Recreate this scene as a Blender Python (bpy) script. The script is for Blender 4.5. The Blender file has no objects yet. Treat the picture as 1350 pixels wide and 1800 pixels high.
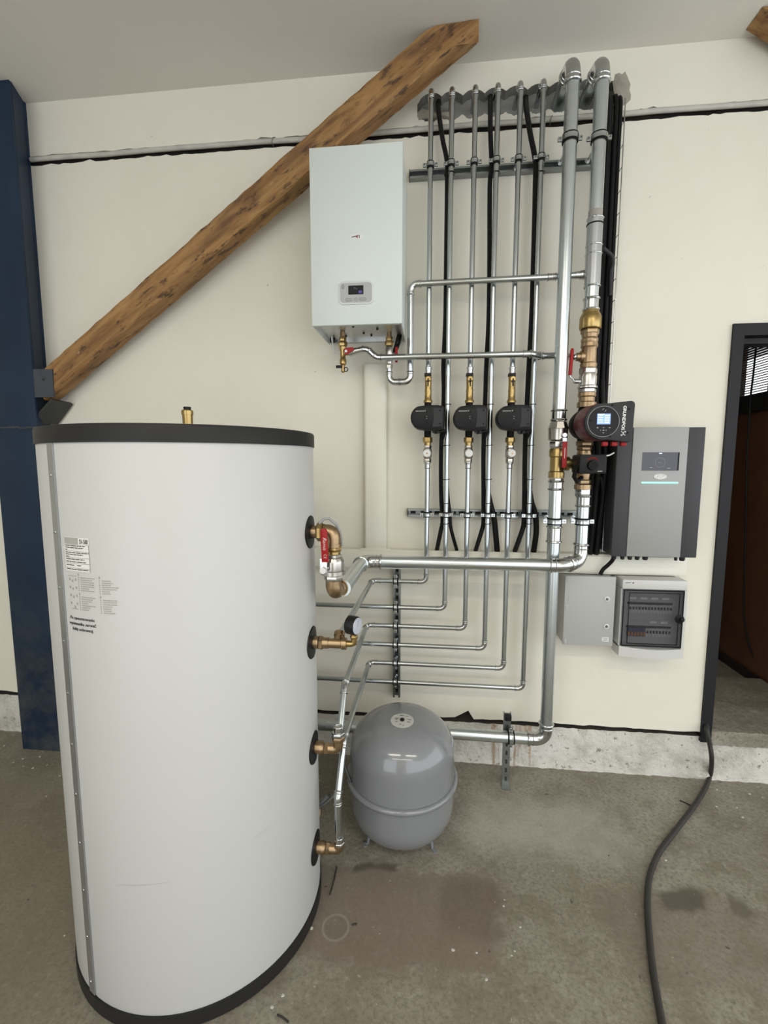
import bpy, bmesh, math, random
from mathutils import Vector, Matrix, Quaternion
random.seed(7)
SC = bpy.context.scene
COL = SC.collection

# ------------------------------------------------------------------ camera
F_PX, PITCH, YAW = 807.0, 0.1095, 0.1077
CAM = Vector((0.0, -2.3, 1.584))
cy_, sy_, cp_, sp_ = math.cos(YAW), math.sin(YAW), math.cos(PITCH), math.sin(PITCH)
RIGHT = Vector((cy_, sy_, 0)); FLAT = Vector((-sy_, cy_, 0)); UPV = Vector((0, 0, 1))
FWD = FLAT * cp_ - UPV * sp_
CUP = UPV * cp_ + FLAT * sp_
cam_d = bpy.data.cameras.new('camera'); cam = bpy.data.objects.new('camera', cam_d); COL.objects.link(cam)
cam.matrix_world = Matrix(((RIGHT.x, CUP.x, -FWD.x, CAM.x), (RIGHT.y, CUP.y, -FWD.y, CAM.y), (RIGHT.z, CUP.z, -FWD.z, CAM.z), (0, 0, 0, 1)))
cam_d.sensor_fit = 'VERTICAL'; cam_d.sensor_height = 36.0; cam_d.lens = F_PX / 1800.0 * 36.0
cam_d.clip_start = 0.02; cam_d.clip_end = 100
SC.camera = cam

# ------------------------------------------------------------------ world and lights
w = bpy.data.worlds.new('daylight'); SC.world = w; w.use_nodes = True
w.node_tree.nodes['Background'].inputs[0].default_value = (0.92, 0.96, 1.0, 1)
w.node_tree.nodes['Background'].inputs[1].default_value = 2.5
def area(name, loc, sx, sy, power, col, rot=(0, 0, 0)):
    l = bpy.data.lights.new(name, 'AREA'); l.shape = 'RECTANGLE'; l.size = sx; l.size_y = sy; l.energy = power; l.color = col
    o = bpy.data.objects.new(name, l); COL.objects.link(o); o.location = loc; o.rotation_euler = rot
    return o
# fluorescent rows of the hall, hung under the ceiling behind the photographer
area('hall_tube_light', (-0.9, -3.1, 3.25), 1.5, 0.16, 22, (1.0, 0.94, 0.80))
area('hall_tube_light', (1.3, -3.1, 3.25), 1.5, 0.16, 22, (1.0, 0.94, 0.80))
area('hall_tube_light', (0.2, -4.4, 3.25), 3.4, 0.16, 30, (1.0, 0.94, 0.80))
SC.view_settings.view_transform = 'Standard'; SC.view_settings.look = 'None'
SC.view_settings.exposure = -0.04; SC.view_settings.gamma = 1.0
SC.view_settings.use_curve_mapping = False

# ------------------------------------------------------------------ helpers
def ray(x, y): return FWD + RIGHT * ((x - 675.0) / F_PX) - CUP * ((y - 900.0) / F_PX)
def at(x, y, Y):
    d = ray(x, y); return CAM + d * ((Y - CAM.y) / d.y)
def atz(x, y, Z):
    d = ray(x, y); return CAM + d * ((Z - CAM.z) / d.z)
def zat(x, y, Y): return at(x, y, Y).z
OFF = {}
def V(*a): return Vector(a)

class MB:
    def __init__(s): s.v = []; s.f = []; s.sm = []
    def add(s, vs, fs, smooth=False):
        b = len(s.v); s.v += [Vector(q) for q in vs]
        for q in fs: s.f.append([b + i for i in q]); s.sm.append(smooth)
        return s
    def box(s, x0, x1, y0, y1, z0, z1, bev=0.0):
        if bev <= 0:
            vs = [(x, y, z) for x in (x0, x1) for y in (y0, y1) for z in (z0, z1)]
            return s.add(vs, [(0, 1, 3, 2), (4, 6, 7, 5), (0, 4, 5, 1), (2, 3, 7, 6), (0, 2, 6, 4), (1, 5, 7, 3)])
        bm = bmesh.new(); bmesh.ops.create_cube(bm, size=1)
        for q in bm.verts: q.co = Vector(((x0 + x1) / 2 + q.co.x * (x1 - x0), (y0 + y1) / 2 + q.co.y * (y1 - y0), (z0 + z1) / 2 + q.co.z * (z1 - z0)))
        bmesh.ops.bevel(bm, geom=list(bm.edges), offset=bev, segments=2, affect='EDGES', profile=0.5)
        bm.verts.index_update()
        s.add([q.co.copy() for q in bm.verts], [[q.index for q in f.verts] for f in bm.faces], False); bm.free(); return s
    def stack(s, p, d, segs, n=20, caps=True):
        """profile [(t, r)] or [(t, r, sides)] swept along direction d from point p"""
        p = Vector(p); d = Vector(d).normalized()
        a = Vector((0, 0, 1)) if abs(d.z) < 0.9 else Vector((1, 0, 0))
        u = d.cross(a).normalized(); q = d.cross(u).normalized()
        rings = []
        for (t, r) in segs:
            b = len(s.v)
            for i in range(n):
                an = 2 * math.pi * (i + 0.5) / n
                s.v.append(p + d * t + u * (math.cos(an) * r) + q * (math.sin(an) * r))
            rings.append(b)
        for k in range(len(rings) - 1):
            for i in range(n):
                j = (i + 1) % n
                s.f.append([rings[k] + i, rings[k + 1] + i, rings[k + 1] + j, rings[k] + j])
                flat = n <= 8 or abs(segs[k][0] - segs[k + 1][0]) < 1e-6
                s.sm.append(not flat)
        if caps:
            s.f.append([rings[0] + i for i in range(n)]); s.sm.append(False)
            s.f.append([rings[-1] + n - 1 - i for i in range(n)]); s.sm.append(False)
        return s
    def cyl(s, p0, p1, r, n=20, r1=None):
        p0, p1 = Vector(p0), Vector(p1)
        return s.stack(p0, p1 - p0, [(0, r), ((p1 - p0).length, r if r1 is None else r1)], n)
    def hexa(s, p, d, t0, t1, r):
        b = (t1 - t0) * 0.15
        return s.stack(p, d, [(t0, r * 0.93), (t0 + b, r), (t1 - b, r), (t1, r * 0.93)], 6)
    def tube(s, pts, r, n=14, closed=False, caps=True):
        pts = [Vector(p) for p in pts]; m = len(pts); rings = []
        T = []
        for i in range(m):
            a = pts[i - 1] if (i > 0 or closed) else pts[i]
            b = pts[(i + 1) % m] if (i < m - 1 or closed) else pts[i]
            T.append((b - a).normalized())
        ref = Vector((0, 0, 1)) if abs(T[0].z) < 0.9 else Vector((1, 0, 0))
        u = T[0].cross(ref).normalized()
        for i in range(m):
            u = (u - T[i] * u.dot(T[i])).normalized(); q = T[i].cross(u)
            rr = r[i] if isinstance(r, (list, tuple)) else r
            b = len(s.v)
            for k in range(n):
                an = 2 * math.pi * k / n
                s.v.append(pts[i] + u * (math.cos(an) * rr) + q * (math.sin(an) * rr))
            rings.append(b)
        rng = range(m) if closed else range(m - 1)
        for k in rng:
            a, b = rings[k], rings[(k + 1) % m]
            for i in range(n):
                j = (i + 1) % n
                s.f.append([a + i, a + j, b + j, b + i]); s.sm.append(True)
        if caps and not closed:
            s.f.append([rings[0] + n - 1 - i for i in range(n)]); s.sm.append(False)
            s.f.append([rings[-1] + i for i in range(n)]); s.sm.append(False)
        return s
    def ring(s, c, d, R, r, n=24, m=8):
        d = Vector(d).normalized(); a = Vector((0, 0, 1)) if abs(d.z) < 0.9 else Vector((1, 0, 0))
        u = d.cross(a).normalized(); q = d.cross(u)
        return s.tube([Vector(c) + u * (math.cos(2 * math.pi * i / n) * R) + q * (math.sin(2 * math.pi * i / n) * R) for i in range(n)], r, m, closed=True)
    def prism(s, outline, y0, y1, bev=0.0, axis='Y'):
        """XZ outline extruded in Y (y0 front, y1 back); bev rounds the front edge"""
        n = len(outline); c = Vector((sum(p[0] for p in outline) / n, sum(p[1] for p in outline) / n))
        loops = []
        if bev > 0:
            for k, (ins, dy) in enumerate(((1.0, 0.0), (0.3, 0.3), (0.0, 1.0))):
                lp = []
                for p in outline:
                    v = c - Vector(p); v = v.normalized() * min(bev * ins, v.length)
                    lp.append((p[0] + v.x, y0 + bev * dy, p[1] + v.y))
                loops.append(lp)
        else:
            loops.append([(p[0], y0, p[1]) for p in outline])
        loops.append([(p[0], y1, p[1]) for p in outline])
        b = len(s.v)
        for lp in loops: s.v += [Vector(q) for q in lp]
        s.f.append([b + i for i in range(n)]); s.sm.append(False)
        for k in range(len(loops) - 1):
            for i in range(n):
                j = (i + 1) % n
                s.f.append([b + k * n + i, b + (k + 1) * n + i, b + (k + 1) * n + j, b + k * n + j]); s.sm.append(False)
        e = b + (len(loops) - 1) * n
        s.f.append([e + n - 1 - i for i in range(n)]); s.sm.append(False)
        return s
    def move(s, M):
        s.v = [M @ q for q in s.v]; return s
    def build(s, name, mat, parent=None, label=None):
        off = OFF.get(parent.name, Vector((0, 0, 0))) if parent else Vector((0, 0, 0))
        me = bpy.data.meshes.new(name)
        me.from_pydata([tuple(q - off) for q in s.v], [], s.f)
        me.polygons.foreach_set('use_smooth', s.sm)
        bm = bmesh.new(); bm.from_mesh(me); bmesh.ops.recalc_face_normals(bm, faces=bm.faces); bm.to_mesh(me); bm.free()
        me.set_sharp_from_angle(angle=math.radians(38)); me.materials.append(mat); me.update()
        o = bpy.data.objects.new(name, me); COL.objects.link(o)
        if parent: o.parent = parent
        OFF[o.name] = off
        if label: o['label'] = label
        return o

def tag(o, label, cat, group=None):
    o['label'] = label; o['category'] = cat
    if group: o['group'] = group
    return o
def thing(name, label, cat, loc=(0, 0, 0), group=None):
    o = bpy.data.objects.new(name, None); COL.objects.link(o); o.location = loc; o.empty_display_size = 0.05
    OFF[o.name] = Vector(loc); return tag(o, label, cat, group)
def solo(mb, name, mat, label, cat, group=None):
    """single-mesh thing with its origin at its lowest centre"""
    n = len(mb.v); c = Vector((sum(q.x for q in mb.v) / n, sum(q.y for q in mb.v) / n, min(q.z for q in mb.v)))
    mb.v = [q - c for q in mb.v]
    o = mb.build(name, mat); o.location = c; OFF[o.name] = c
    return tag(o, label, cat, group)
def struct(o): o['kind'] = 'structure'; return o

def text_mb(s, size, ext=0.0004, italic=0.0, width=None, align='CENTER', bold=0.0, spacing=1.0):
    cu = bpy.data.curves.new('text', 'FONT'); cu.body = s; cu.size = size; cu.extrude = ext; cu.align_x = align; cu.align_y = 'CENTER'
    cu.shear = italic; cu.offset = bold; cu.space_character = spacing; cu.resolution_u = 3
    o = bpy.data.objects.new('text', cu); COL.objects.link(o)
    dg = bpy.context.evaluated_depsgraph_get(); dg.update()
    me = bpy.data.meshes.new_from_object(o.evaluated_get(dg))
    mb = MB(); mb.add([q.co.copy() for q in me.vertices], [list(p.vertices) for p in me.polygons])
    bpy.data.objects.remove(o); bpy.data.curves.remove(cu); bpy.data.meshes.remove(me)
    if width and mb.v:
        x0 = min(q.x for q in mb.v); x1 = max(q.x for q in mb.v); k = width / max(x1 - x0, 1e-6)
        for q in mb.v: q.x *= k
    return mb
def face_front(mb, c, roll=0.0):
    """flat XY art to the plane facing -Y at c"""
    M = Matrix.Translation(Vector(c)) @ Matrix.Rotation(math.pi / 2, 4, 'X') @ Matrix.Rotation(roll, 4, 'Z')
    return mb.move(M)
def bars(mb, x0, z0, rows, w, h, gap, y, seed=0):
    rnd = random.Random(seed)
    for k in range(rows):
        z = z0 - k * gap; x = x0
        while x < x0 + w * rnd.uniform(0.7, 1.0):
            l = rnd.uniform(0.12, 0.3) * w
            mb.box(x, min(x + l, x0 + w), y, y + 0.0004, z - h, z); x += l + w * 0.04
    return mb

# ------------------------------------------------------------------ materials
def mat(name, col, rough=0.5, metal=0.0, noise=0.0, nscale=20.0, bump=0.0, bscale=60.0, emit=None, estr=0.0, spec=None, coat=0.0, alpha=None, trans=0.0, rvar=0.0):
    m = bpy.data.materials.new(name); m.use_nodes = True; nt = m.node_tree; b = nt.nodes['Principled BSDF']
    b.inputs['Base Color'].default_value = (*col, 1); b.inputs['Roughness'].default_value = rough; b.inputs['Metallic'].default_value = metal
    if spec is not None: b.inputs['Specular IOR Level'].default_value = spec
    if coat: b.inputs['Coat Weight'].default_value = coat; b.inputs['Coat Roughness'].default_value = 0.08
    if trans: b.inputs['Transmission Weight'].default_value = trans
    if alpha is not None: b.inputs['Alpha'].default_value = alpha
    if emit: b.inputs['Emission Color'].default_value = (*emit, 1); b.inputs['Emission Strength'].default_value = estr
    if noise or bump or rvar:
        tc = nt.nodes.new('ShaderNodeTexCoord')
    if noise:
        n = nt.nodes.new('ShaderNodeTexNoise'); n.inputs['Scale'].default_value = nscale; n.inputs['Detail'].default_value = 6
        nt.links.new(tc.outputs['Object'], n.inputs['Vector'])
        mx = nt.nodes.new('ShaderNodeMix'); mx.data_type = 'RGBA'
        mx.inputs[6].default_value = (*[c * (1 - noise) for c in col], 1); mx.inputs[7].default_value = (*[min(1, c * (1 + noise)) for c in col], 1)
        nt.links.new(n.outputs['Fac'], mx.inputs[0]); nt.links.new(mx.outputs[2], b.inputs['Base Color'])
    if rvar:
        n = nt.nodes.new('ShaderNodeTexNoise'); n.inputs['Scale'].default_value = nscale * 0.6; n.inputs['Detail'].default_value = 4
        nt.links.new(tc.outputs['Object'], n.inputs['Vector'])
        mr = nt.nodes.new('ShaderNodeMapRange'); mr.inputs[3].default_value = rough - rvar; mr.inputs[4].default_value = rough + rvar
        nt.links.new(n.outputs['Fac'], mr.inputs[0]); nt.links.new(mr.outputs[0], b.inputs['Roughness'])
    if bump:
        n = nt.nodes.new('ShaderNodeTexNoise'); n.inputs['Scale'].default_value = bscale; n.inputs['Detail'].default_value = 5
        nt.links.new(tc.outputs['Object'], n.inputs['Vector'])
        bp = nt.nodes.new('ShaderNodeBump'); bp.inputs['Strength'].default_value = bump; bp.inputs['Distance'].default_value = 0.004
        nt.links.new(n.outputs['Fac'], bp.inputs['Height']); nt.links.new(bp.outputs[0], b.inputs['Normal'])
    return m

class NT:
    """small node-graph helper for the large surfaces"""
    def __init__(s, name, rough):
        s.m = bpy.data.materials.new(name); s.m.use_nodes = True; s.t = s.m.node_tree; s.b = s.t.nodes['Principled BSDF']
        s.b.inputs['Roughness'].default_value = rough; s.tc = s.t.nodes.new('ShaderNodeTexCoord')
    def mapped(s, scale=(1, 1, 1), loc=(0, 0, 0)):
        mp = s.t.nodes.new('ShaderNodeMapping'); mp.inputs['Scale'].default_value = scale; mp.inputs['Location'].default_value = loc
        s.t.links.new(s.tc.outputs['Object'], mp.inputs[0]); return mp.outputs[0]
    def noise(s, scale, detail=6, rough=0.55, vec=None, dist=0.0):
        n = s.t.nodes.new('ShaderNodeTexNoise'); n.inputs['Scale'].default_value = scale; n.inputs['Detail'].default_value = detail
        n.inputs['Roughness'].default_value = rough; n.inputs['Distortion'].default_value = dist
        s.t.links.new(vec or s.tc.outputs['Object'], n.inputs['Vector']); return n.outputs['Fac']
    def ramp(s, fac, stops):
        r = s.t.nodes.new('ShaderNodeValToRGB'); e = r.color_ramp.elements
        while len(e) < len(stops): e.new(0.5)
        for k, (p, c) in enumerate(stops):
            e[k].position = p; e[k].color = (*c, 1) if len(c) == 3 else c
        s.t.links.new(fac, r.inputs[0]); return r.outputs[0]
    def mix(s, fac, a, b, blend='MIX'):
        m = s.t.nodes.new('ShaderNodeMix'); m.data_type = 'RGBA'; m.blend_type = blend
        for sock, val in ((0, fac), (6, a), (7, b)):
            if isinstance(val, (int, float)): m.inputs[sock].default_value = val
            elif isinstance(val, tuple): m.inputs[sock].default_value = (*val, 1)
            else: s.t.links.new(val, m.inputs[sock])
        return m.outputs[2]
    def math(s, op, a, b=None, c=None):
        m = s.t.nodes.new('ShaderNodeMath'); m.operation = op
        for k, val in enumerate((a, b, c)):
            if val is None: continue
            if isinstance(val, (int, float)): m.inputs[k].default_value = val
            else: s.t.links.new(val, m.inputs[k])
        return m.outputs[0]
    def xyz(s, vec=None):
        x = s.t.nodes.new('ShaderNodeSeparateXYZ'); s.t.links.new(vec or s.tc.outputs['Object'], x.inputs[0]); return x.outputs
    def smooth(s, v, a, b):
        m = s.t.nodes.new('ShaderNodeMapRange'); m.interpolation_type = 'SMOOTHSTEP'; m.inputs[1].default_value = a; m.inputs[2].default_value = b
        s.t.links.new(v, m.inputs[0]); return m.outputs[0]
    def bump(s, h, strength, dist=0.005):
        b = s.t.nodes.new('ShaderNodeBump'); b.inputs['Strength'].default_value = strength; b.inputs['Distance'].default_value = dist
        s.t.links.new(h, b.inputs['Height']); s.t.links.new(b.outputs[0], s.b.inputs['Normal'])
    def color(s, c): s.t.links.new(c, s.b.inputs['Base Color']); return s.m
    def rough(s, c): s.t.links.new(c, s.b.inputs['Roughness'])

M = {}
M['galv'] = mat('galvanized_steel', (0.50, 0.53, 0.54), 0.20, 1.0, noise=0.04, nscale=9, rvar=0.03)
M['galvb'] = mat('galvanized_main_pipe', (0.62, 0.665, 0.68), 0.28, 1.0, noise=0.04, nscale=9, rvar=0.04)
M['zinc'] = mat('zinc_plated', (0.52, 0.53, 0.525), 0.19, 1.0, noise=0.05, nscale=30, rvar=0.05)
M['galvd'] = mat('dull_galvanized', (0.30, 0.32, 0.315), 0.42, 1.0, noise=0.12, nscale=40)
M['nickel'] = mat('nickel_plated', (0.52, 0.495, 0.46), 0.25, 1.0, noise=0.06, nscale=40)
M['brass'] = mat('brass', (0.42, 0.30, 0.125), 0.30, 1.0, noise=0.14, nscale=35)
M['bronze'] = mat('cast_bronze', (0.36, 0.255, 0.15), 0.36, 1.0, noise=0.12, nscale=60)
M['black'] = mat('black_plastic', (0.010, 0.010, 0.011), 0.45, spec=0.22)
M['rubber'] = mat('black_rubber', (0.006, 0.006, 0.006), 0.6, spec=0.2)
M['rim'] = mat('charcoal_rim', (0.017, 0.0165, 0.016), 0.5, noise=0.1, nscale=6, spec=0.25)
M['dgrey'] = mat('dark_grey_plastic', (0.030, 0.030, 0.032), 0.45, spec=0.25)
M['red'] = mat('red_vinyl', (0.30, 0.008, 0.010), 0.45, spec=0.3)
M['dred'] = mat('maroon_motor', (0.10, 0.010, 0.020), 0.38)
M['tank'] = mat('white_tank_jacket', (0.515, 0.517, 0.505), 0.40, noise=0.015, nscale=3, spec=0.35)
M['boiler'] = mat('white_enamel', (0.63, 0.68, 0.65), 0.4)
M['sheet'] = mat('bare_sheet_metal', (0.62, 0.63, 0.63), 0.32, 0.9, noise=0.06, nscale=12)
M['panel'] = mat('silver_panel', (0.38, 0.39, 0.39), 0.4)
M['lpanel'] = mat('light_bezel', (0.62, 0.64, 0.63), 0.35)
M['screen'] = mat('dark_screen', (0.008, 0.008, 0.010), 0.35, spec=0.15)
M['digit'] = mat('lcd_digit', (0.05, 0.04, 0.2), 0.4, emit=(0.22, 0.2, 0.75), estr=0.5)
M['blue'] = mat('pump_display', (0.2, 0.3, 0.6), 0.3, emit=(0.25, 0.42, 0.95), estr=0.75)
M['bluel'] = mat('pump_display_text', (0.6, 0.7, 0.9), 0.3, emit=(0.55, 0.72, 1.0), estr=0.9)
M['green'] = mat('green_led_bar', (0.3, 0.9, 0.6), 0.3, emit=(0.27, 1.0, 0.58), estr=0.85)
M['ctrl'] = mat('controller_silver', (0.325, 0.325, 0.32), 0.45, 0.15)
M['ctrld'] = mat('controller_anthracite', (0.050, 0.050, 0.055), 0.5, spec=0.3)
M['cscreen'] = mat('controller_screen', (0.040, 0.040, 0.050), 0.22, emit=(0.1, 0.1, 0.13), estr=0.25)
M['cline'] = mat('controller_screen_line', (0.2, 0.2, 0.2), 0.3, emit=(0.3, 0.3, 0.3), estr=0.3)
M['grey'] = mat('light_grey_enclosure', (0.40, 0.405, 0.39), 0.45)
M['grey2'] = mat('pale_grey_enclosure', (0.58, 0.58, 0.56), 0.42)
M['vessel'] = mat('grey_vessel_paint', (0.205, 0.212, 0.225), 0.16, coat=0.5)
M['ink'] = mat('printed_ink', (0.05, 0.05, 0.045), 0.6)
M['inkg'] = mat('printed_grey', (0.36, 0.36, 0.33), 0.6)
M['white'] = mat('white_plastic', (0.80, 0.80, 0.78), 0.4)
M['sticker'] = mat('white_sticker', (0.72, 0.72, 0.70), 0.4)
M['trunk'] = mat('cream_trunking', (0.76, 0.74, 0.645), 0.5, noise=0.02, nscale=6)
M['orange'] = mat('orange_lever', (0.62, 0.20, 0.03), 0.4)
M['bluebr'] = mat('blue_breaker', (0.03, 0.04, 0.12), 0.4)
M['breaker'] = mat('breaker_grey', (0.55, 0.55, 0.56), 0.45)
M['cover'] = mat('board_cover', (0.42, 0.42, 0.44), 0.5)
M['frame'] = mat('anthracite_door_frame', (0.013, 0.013, 0.015), 0.5, spec=0.25)
M['cable'] = mat('floor_cable', (0.024, 0.022, 0.019), 0.6, noise=0.2, nscale=30)
M['gcable'] = mat('grey_cable', (0.28, 0.28, 0.28), 0.5)
M['conduit'] = mat('painted_conduit', (0.50, 0.49, 0.44), 0.5, noise=0.35, nscale=14)
M['mortar'] = mat('grey_mortar', (0.33, 0.305, 0.25), 0.9, noise=0.3, nscale=25, bump=0.8, bscale=40)
M['drill'] = mat('drilled_concrete', (0.30, 0.295, 0.27), 0.85, noise=0.25, nscale=16, bump=0.5, bscale=60)
M['gap'] = mat('dark_gap_fill', (0.03, 0.027, 0.022), 0.95, noise=0.4, nscale=20)  # near-black fill for wall joints, rail slots and the bolt hole
M['chip'] = mat('plaster_crumb', (0.50, 0.48, 0.42), 0.8)
M['twig'] = mat('dark_twig', (0.03, 0.025, 0.02), 0.8)
M['brown'] = mat('brown_lacquered_sheet', (0.095, 0.042, 0.022), 0.16, noise=0.35, nscale=3, bump=0.12, bscale=4)
M['rib'] = mat('brown_translucent_rib', (0.40, 0.30, 0.26), 0.2)
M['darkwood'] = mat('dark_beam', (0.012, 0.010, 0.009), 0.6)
M['slat'] = mat('translucent_rib', (0.10, 0.07, 0.06), 0.35)
M['smoke'] = mat('smoked_door', (0.05, 0.05, 0.06), 0.10, alpha=0.36)

# ribbed black conduit
def ribbed():
    k = NT('ribbed_black_conduit', 0.5); k.b.inputs['Base Color'].default_value = (0.008, 0.008, 0.009, 1); k.b.inputs['Specular IOR Level'].default_value = 0.25
    wv = k.t.nodes.new('ShaderNodeTexWave'); wv.bands_direction = 'Z'; wv.inputs['Scale'].default_value = 60
    k.t.links.new(k.tc.outputs['Object'], wv.inputs[0]); k.bump(wv.outputs['Fac'], 0.7, 0.004); return k.m
M['ribbed'] = ribbed()

def wall_mat():
    k = NT('cream_plaster_wall', 0.75)
    big = k.noise(1.1, 4); fine = k.noise(38, 8, 0.7)
    c = k.ramp(big, [(0.3, (0.735, 0.705, 0.605)), (0.7, (0.785, 0.755, 0.655))])
    c = k.mix(k.ramp(k.noise(9, 6), [(0.44, (0, 0, 0)), (0.62, (0.22, 0.22, 0.22))]), c, (0.79, 0.77, 0.69))
    sp = k.ramp(k.noise(26, 3, 0.5), [(0.235, (0.8, 0.8, 0.8)), (0.26, (0, 0, 0))])
    c = k.mix(sp, c, (0.36, 0.33, 0.27))
    k.bump(k.math('ADD', k.math('MULTIPLY', fine, 0.5), k.noise(7, 4)), 0.22, 0.006); return k.color(c)
M['wall'] = wall_mat()
def ceil_mat():
    k = NT('painted_ceiling', 0.8); c = k.ramp(k.noise(2.0, 5), [(0.3, (0.70, 0.68, 0.625)), (0.7, (0.74, 0.72, 0.665))])
    k.bump(k.noise(12, 6), 0.12, 0.006); return k.color(c)
M['ceil'] = ceil_mat()
def plinth_mat():
    k = NT('whitewashed_concrete_plinth', 0.9)
    n1 = k.noise(5, 8, 0.65); n2 = k.noise(30, 8, 0.7)
    c = k.ramp(n1, [(0.36, (0.52, 0.50, 0.44)), (0.5, (0.72, 0.70, 0.64)), (0.7, (0.80, 0.785, 0.73))])
    c = k.mix(k.ramp(n2, [(0.34, (0.9, 0.9, 0.9)), (0.42, (0, 0, 0))]), c, (0.22, 0.20, 0.155))
    # rust runs below the lagged pipe bend
    o = k.xyz(); st = k.noise(1, 3, 0.5, k.mapped((26, 1, 2.5)))
    m = k.math('MULTIPLY', k.math('MULTIPLY', k.smooth(o[0], 0.26, 0.33), k.math('SUBTRACT', 1.0, k.smooth(o[0], 0.55, 0.62))), k.smooth(st, 0.52, 0.66))
    c = k.mix(k.math('MULTIPLY', m, 0.65), c, (0.36, 0.20, 0.09))
    k.bump(k.math('ADD', n2, k.math('MULTIPLY', n1, 1.5)), 0.9, 0.014); return k.color(c)
M['plinth'] = plinth_mat()
def floor_mat():
    k = NT('worn_concrete_floor', 0.7)
    big = k.noise(1.3, 7, 0.6); mid = k.noise(6, 8, 0.65); fine = k.noise(70, 6, 0.7)
    c = k.ramp(big, [(0.32, (0.20, 0.178, 0.135)), (0.5, (0.255, 0.235, 0.185)), (0.68, (0.31, 0.29, 0.235))])
    c = k.mix(k.ramp(mid, [(0.40, (0.6, 0.6, 0.6)), (0.55, (0, 0, 0))]), c, (0.16, 0.138, 0.10))
    c = k.mix(k.ramp(fine, [(0.46, (0, 0, 0)), (0.66, (0.75, 0.75, 0.75))]), c, (0.125, 0.105, 0.078))
    c = k.mix(k.ramp(k.noise(26, 8, 0.75), [(0.54, (0, 0, 0)), (0.70, (0.7, 0.7, 0.7))]), c, (0.36, 0.34, 0.28))
    o = k.xyz(); wob = k.noise(5, 6, 0.6); wx = k.math('ADD', o[0], k.math('MULTIPLY', k.math('SUBTRACT', wob, 0.5), 0.22)); wy = k.math('ADD', o[1], k.math('MULTIPLY', k.math('SUBTRACT', k.noise(4.2, 6, 0.6, k.mapped((1, 1, 1), (3, 5, 1))), 0.5), 0.18))
    def patch(x0, x1, y0, y1, e, amt, col, c):
        a = k.math('MULTIPLY', k.smooth(wx, x0 - e, x0 + e), k.math('SUBTRACT', 1.0, k.smooth(wx, x1 - e, x1 + e)))
        b = k.math('MULTIPLY', k.smooth(wy, y0 - e, y0 + e), k.math('SUBTRACT', 1.0, k.smooth(wy, y1 - e, y1 + e)))
        f = k.math('MULTIPLY', k.math('MULTIPLY', a, b), k.math('MULTIPLY_ADD', mid, 0.7, amt - 0.35))
        return k.mix(f, c, col)
    PT = globals()['FLOOR_PATCHES']
    for p in PT: c = patch(*p, c)
    # ring mark left by a pot
    rx = k.math('SUBTRACT', o[0], RING[0]); ry = k.math('SUBTRACT', o[1], RING[1])
    rr = k.math('SQRT', k.math('ADD', k.math('MULTIPLY', rx, rx), k.math('MULTIPLY', ry, ry)))
    rg = k.math('SUBTRACT', 1.0, k.smooth(k.math('ABSOLUTE', k.math('SUBTRACT', rr, 0.044)), 0.001, 0.007))
    c = k.mix(k.math('MULTIPLY', rg, 0.35), c, (0.36, 0.33, 0.28))
    c = k.mix(k.math('MULTIPLY', k.math('SUBTRACT', 1.0, k.smooth(rr, 0.034, 0.042)), 0.3), c, (0.14, 0.12, 0.09))
    sp = k.ramp(k.noise(45, 2, 0.5), [(0.73, (0, 0, 0)), (0.76, (0.7, 0.7, 0.7))]); c = k.mix(sp, c, (0.45, 0.42, 0.36))
    sp = k.ramp(k.noise(24, 2, 0.5, k.mapped((1, 1, 1), (9, 2, 0))), [(0.24, (0.8, 0.8, 0.8)), (0.27, (0, 0, 0))]); c = k.mix(sp, c, (0.07, 0.06, 0.045))
    k.rough(k.ramp(mid, [(0.3, (0.5, 0.5, 0.5)), (0.7, (0.8, 0.8, 0.8))]))
    k.bump(k.math('ADD', k.math('MULTIPLY', fine, 0.35), mid), 0.35, 0.006); return k.color(c)
def fp(x, y): p = atz(x, y, 0); return (p.x, p.y)
RING = fp(590, 1630)
# (x0, x1, y0, y1, edge, amount, colour): damp brown screed, pale wash and dark scrapes
FLOOR_PATCHES = [(fp(540, 1560)[0] - 0.1, fp(865, 1560)[0], fp(700, 1700)[1], fp(700, 1525)[1], 0.02, 0.62, (0.165, 0.128, 0.098)),
                 (fp(1050, 1600)[0], fp(1300, 1600)[0] + 0.5, fp(1150, 1740)[1], fp(1150, 1575)[1], 0.025, 0.42, (0.165, 0.135, 0.105)),
                 (fp(820, 1450)[0], fp(1080, 1450)[0], fp(950, 1500)[1], fp(950, 1415)[1], 0.1, 0.5, (0.42, 0.41, 0.36)),
                 (-2.6, -1.05, -1.6, -0.25, 0.25, 0.5, (0.16, 0.135, 0.095)),
                 (fp(1165, 1580)[0], fp(1235, 1580)[0], fp(1200, 1602)[1], fp(1200, 1562)[1], 0.02, 0.9, (0.10, 0.083, 0.062)),
                 (fp(1285, 1590)[0], fp(1325, 1590)[0], fp(1300, 1608)[1], fp(1300, 1575)[1], 0.02, 0.8, (0.11, 0.092, 0.07)),
                 (fp(620, 1520)[0], fp(700, 1520)[0], fp(660, 1527)[1], fp(660, 1512)[1], 0.012, 0.9, (0.09, 0.075, 0.058)),
                 (fp(780, 1590)[0], fp(880, 1590)[0], fp(820, 1640)[1], fp(820, 1545)[1], 0.04, 0.5, (0.11, 0.085, 0.064))]
M['floor'] = floor_mat()
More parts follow.
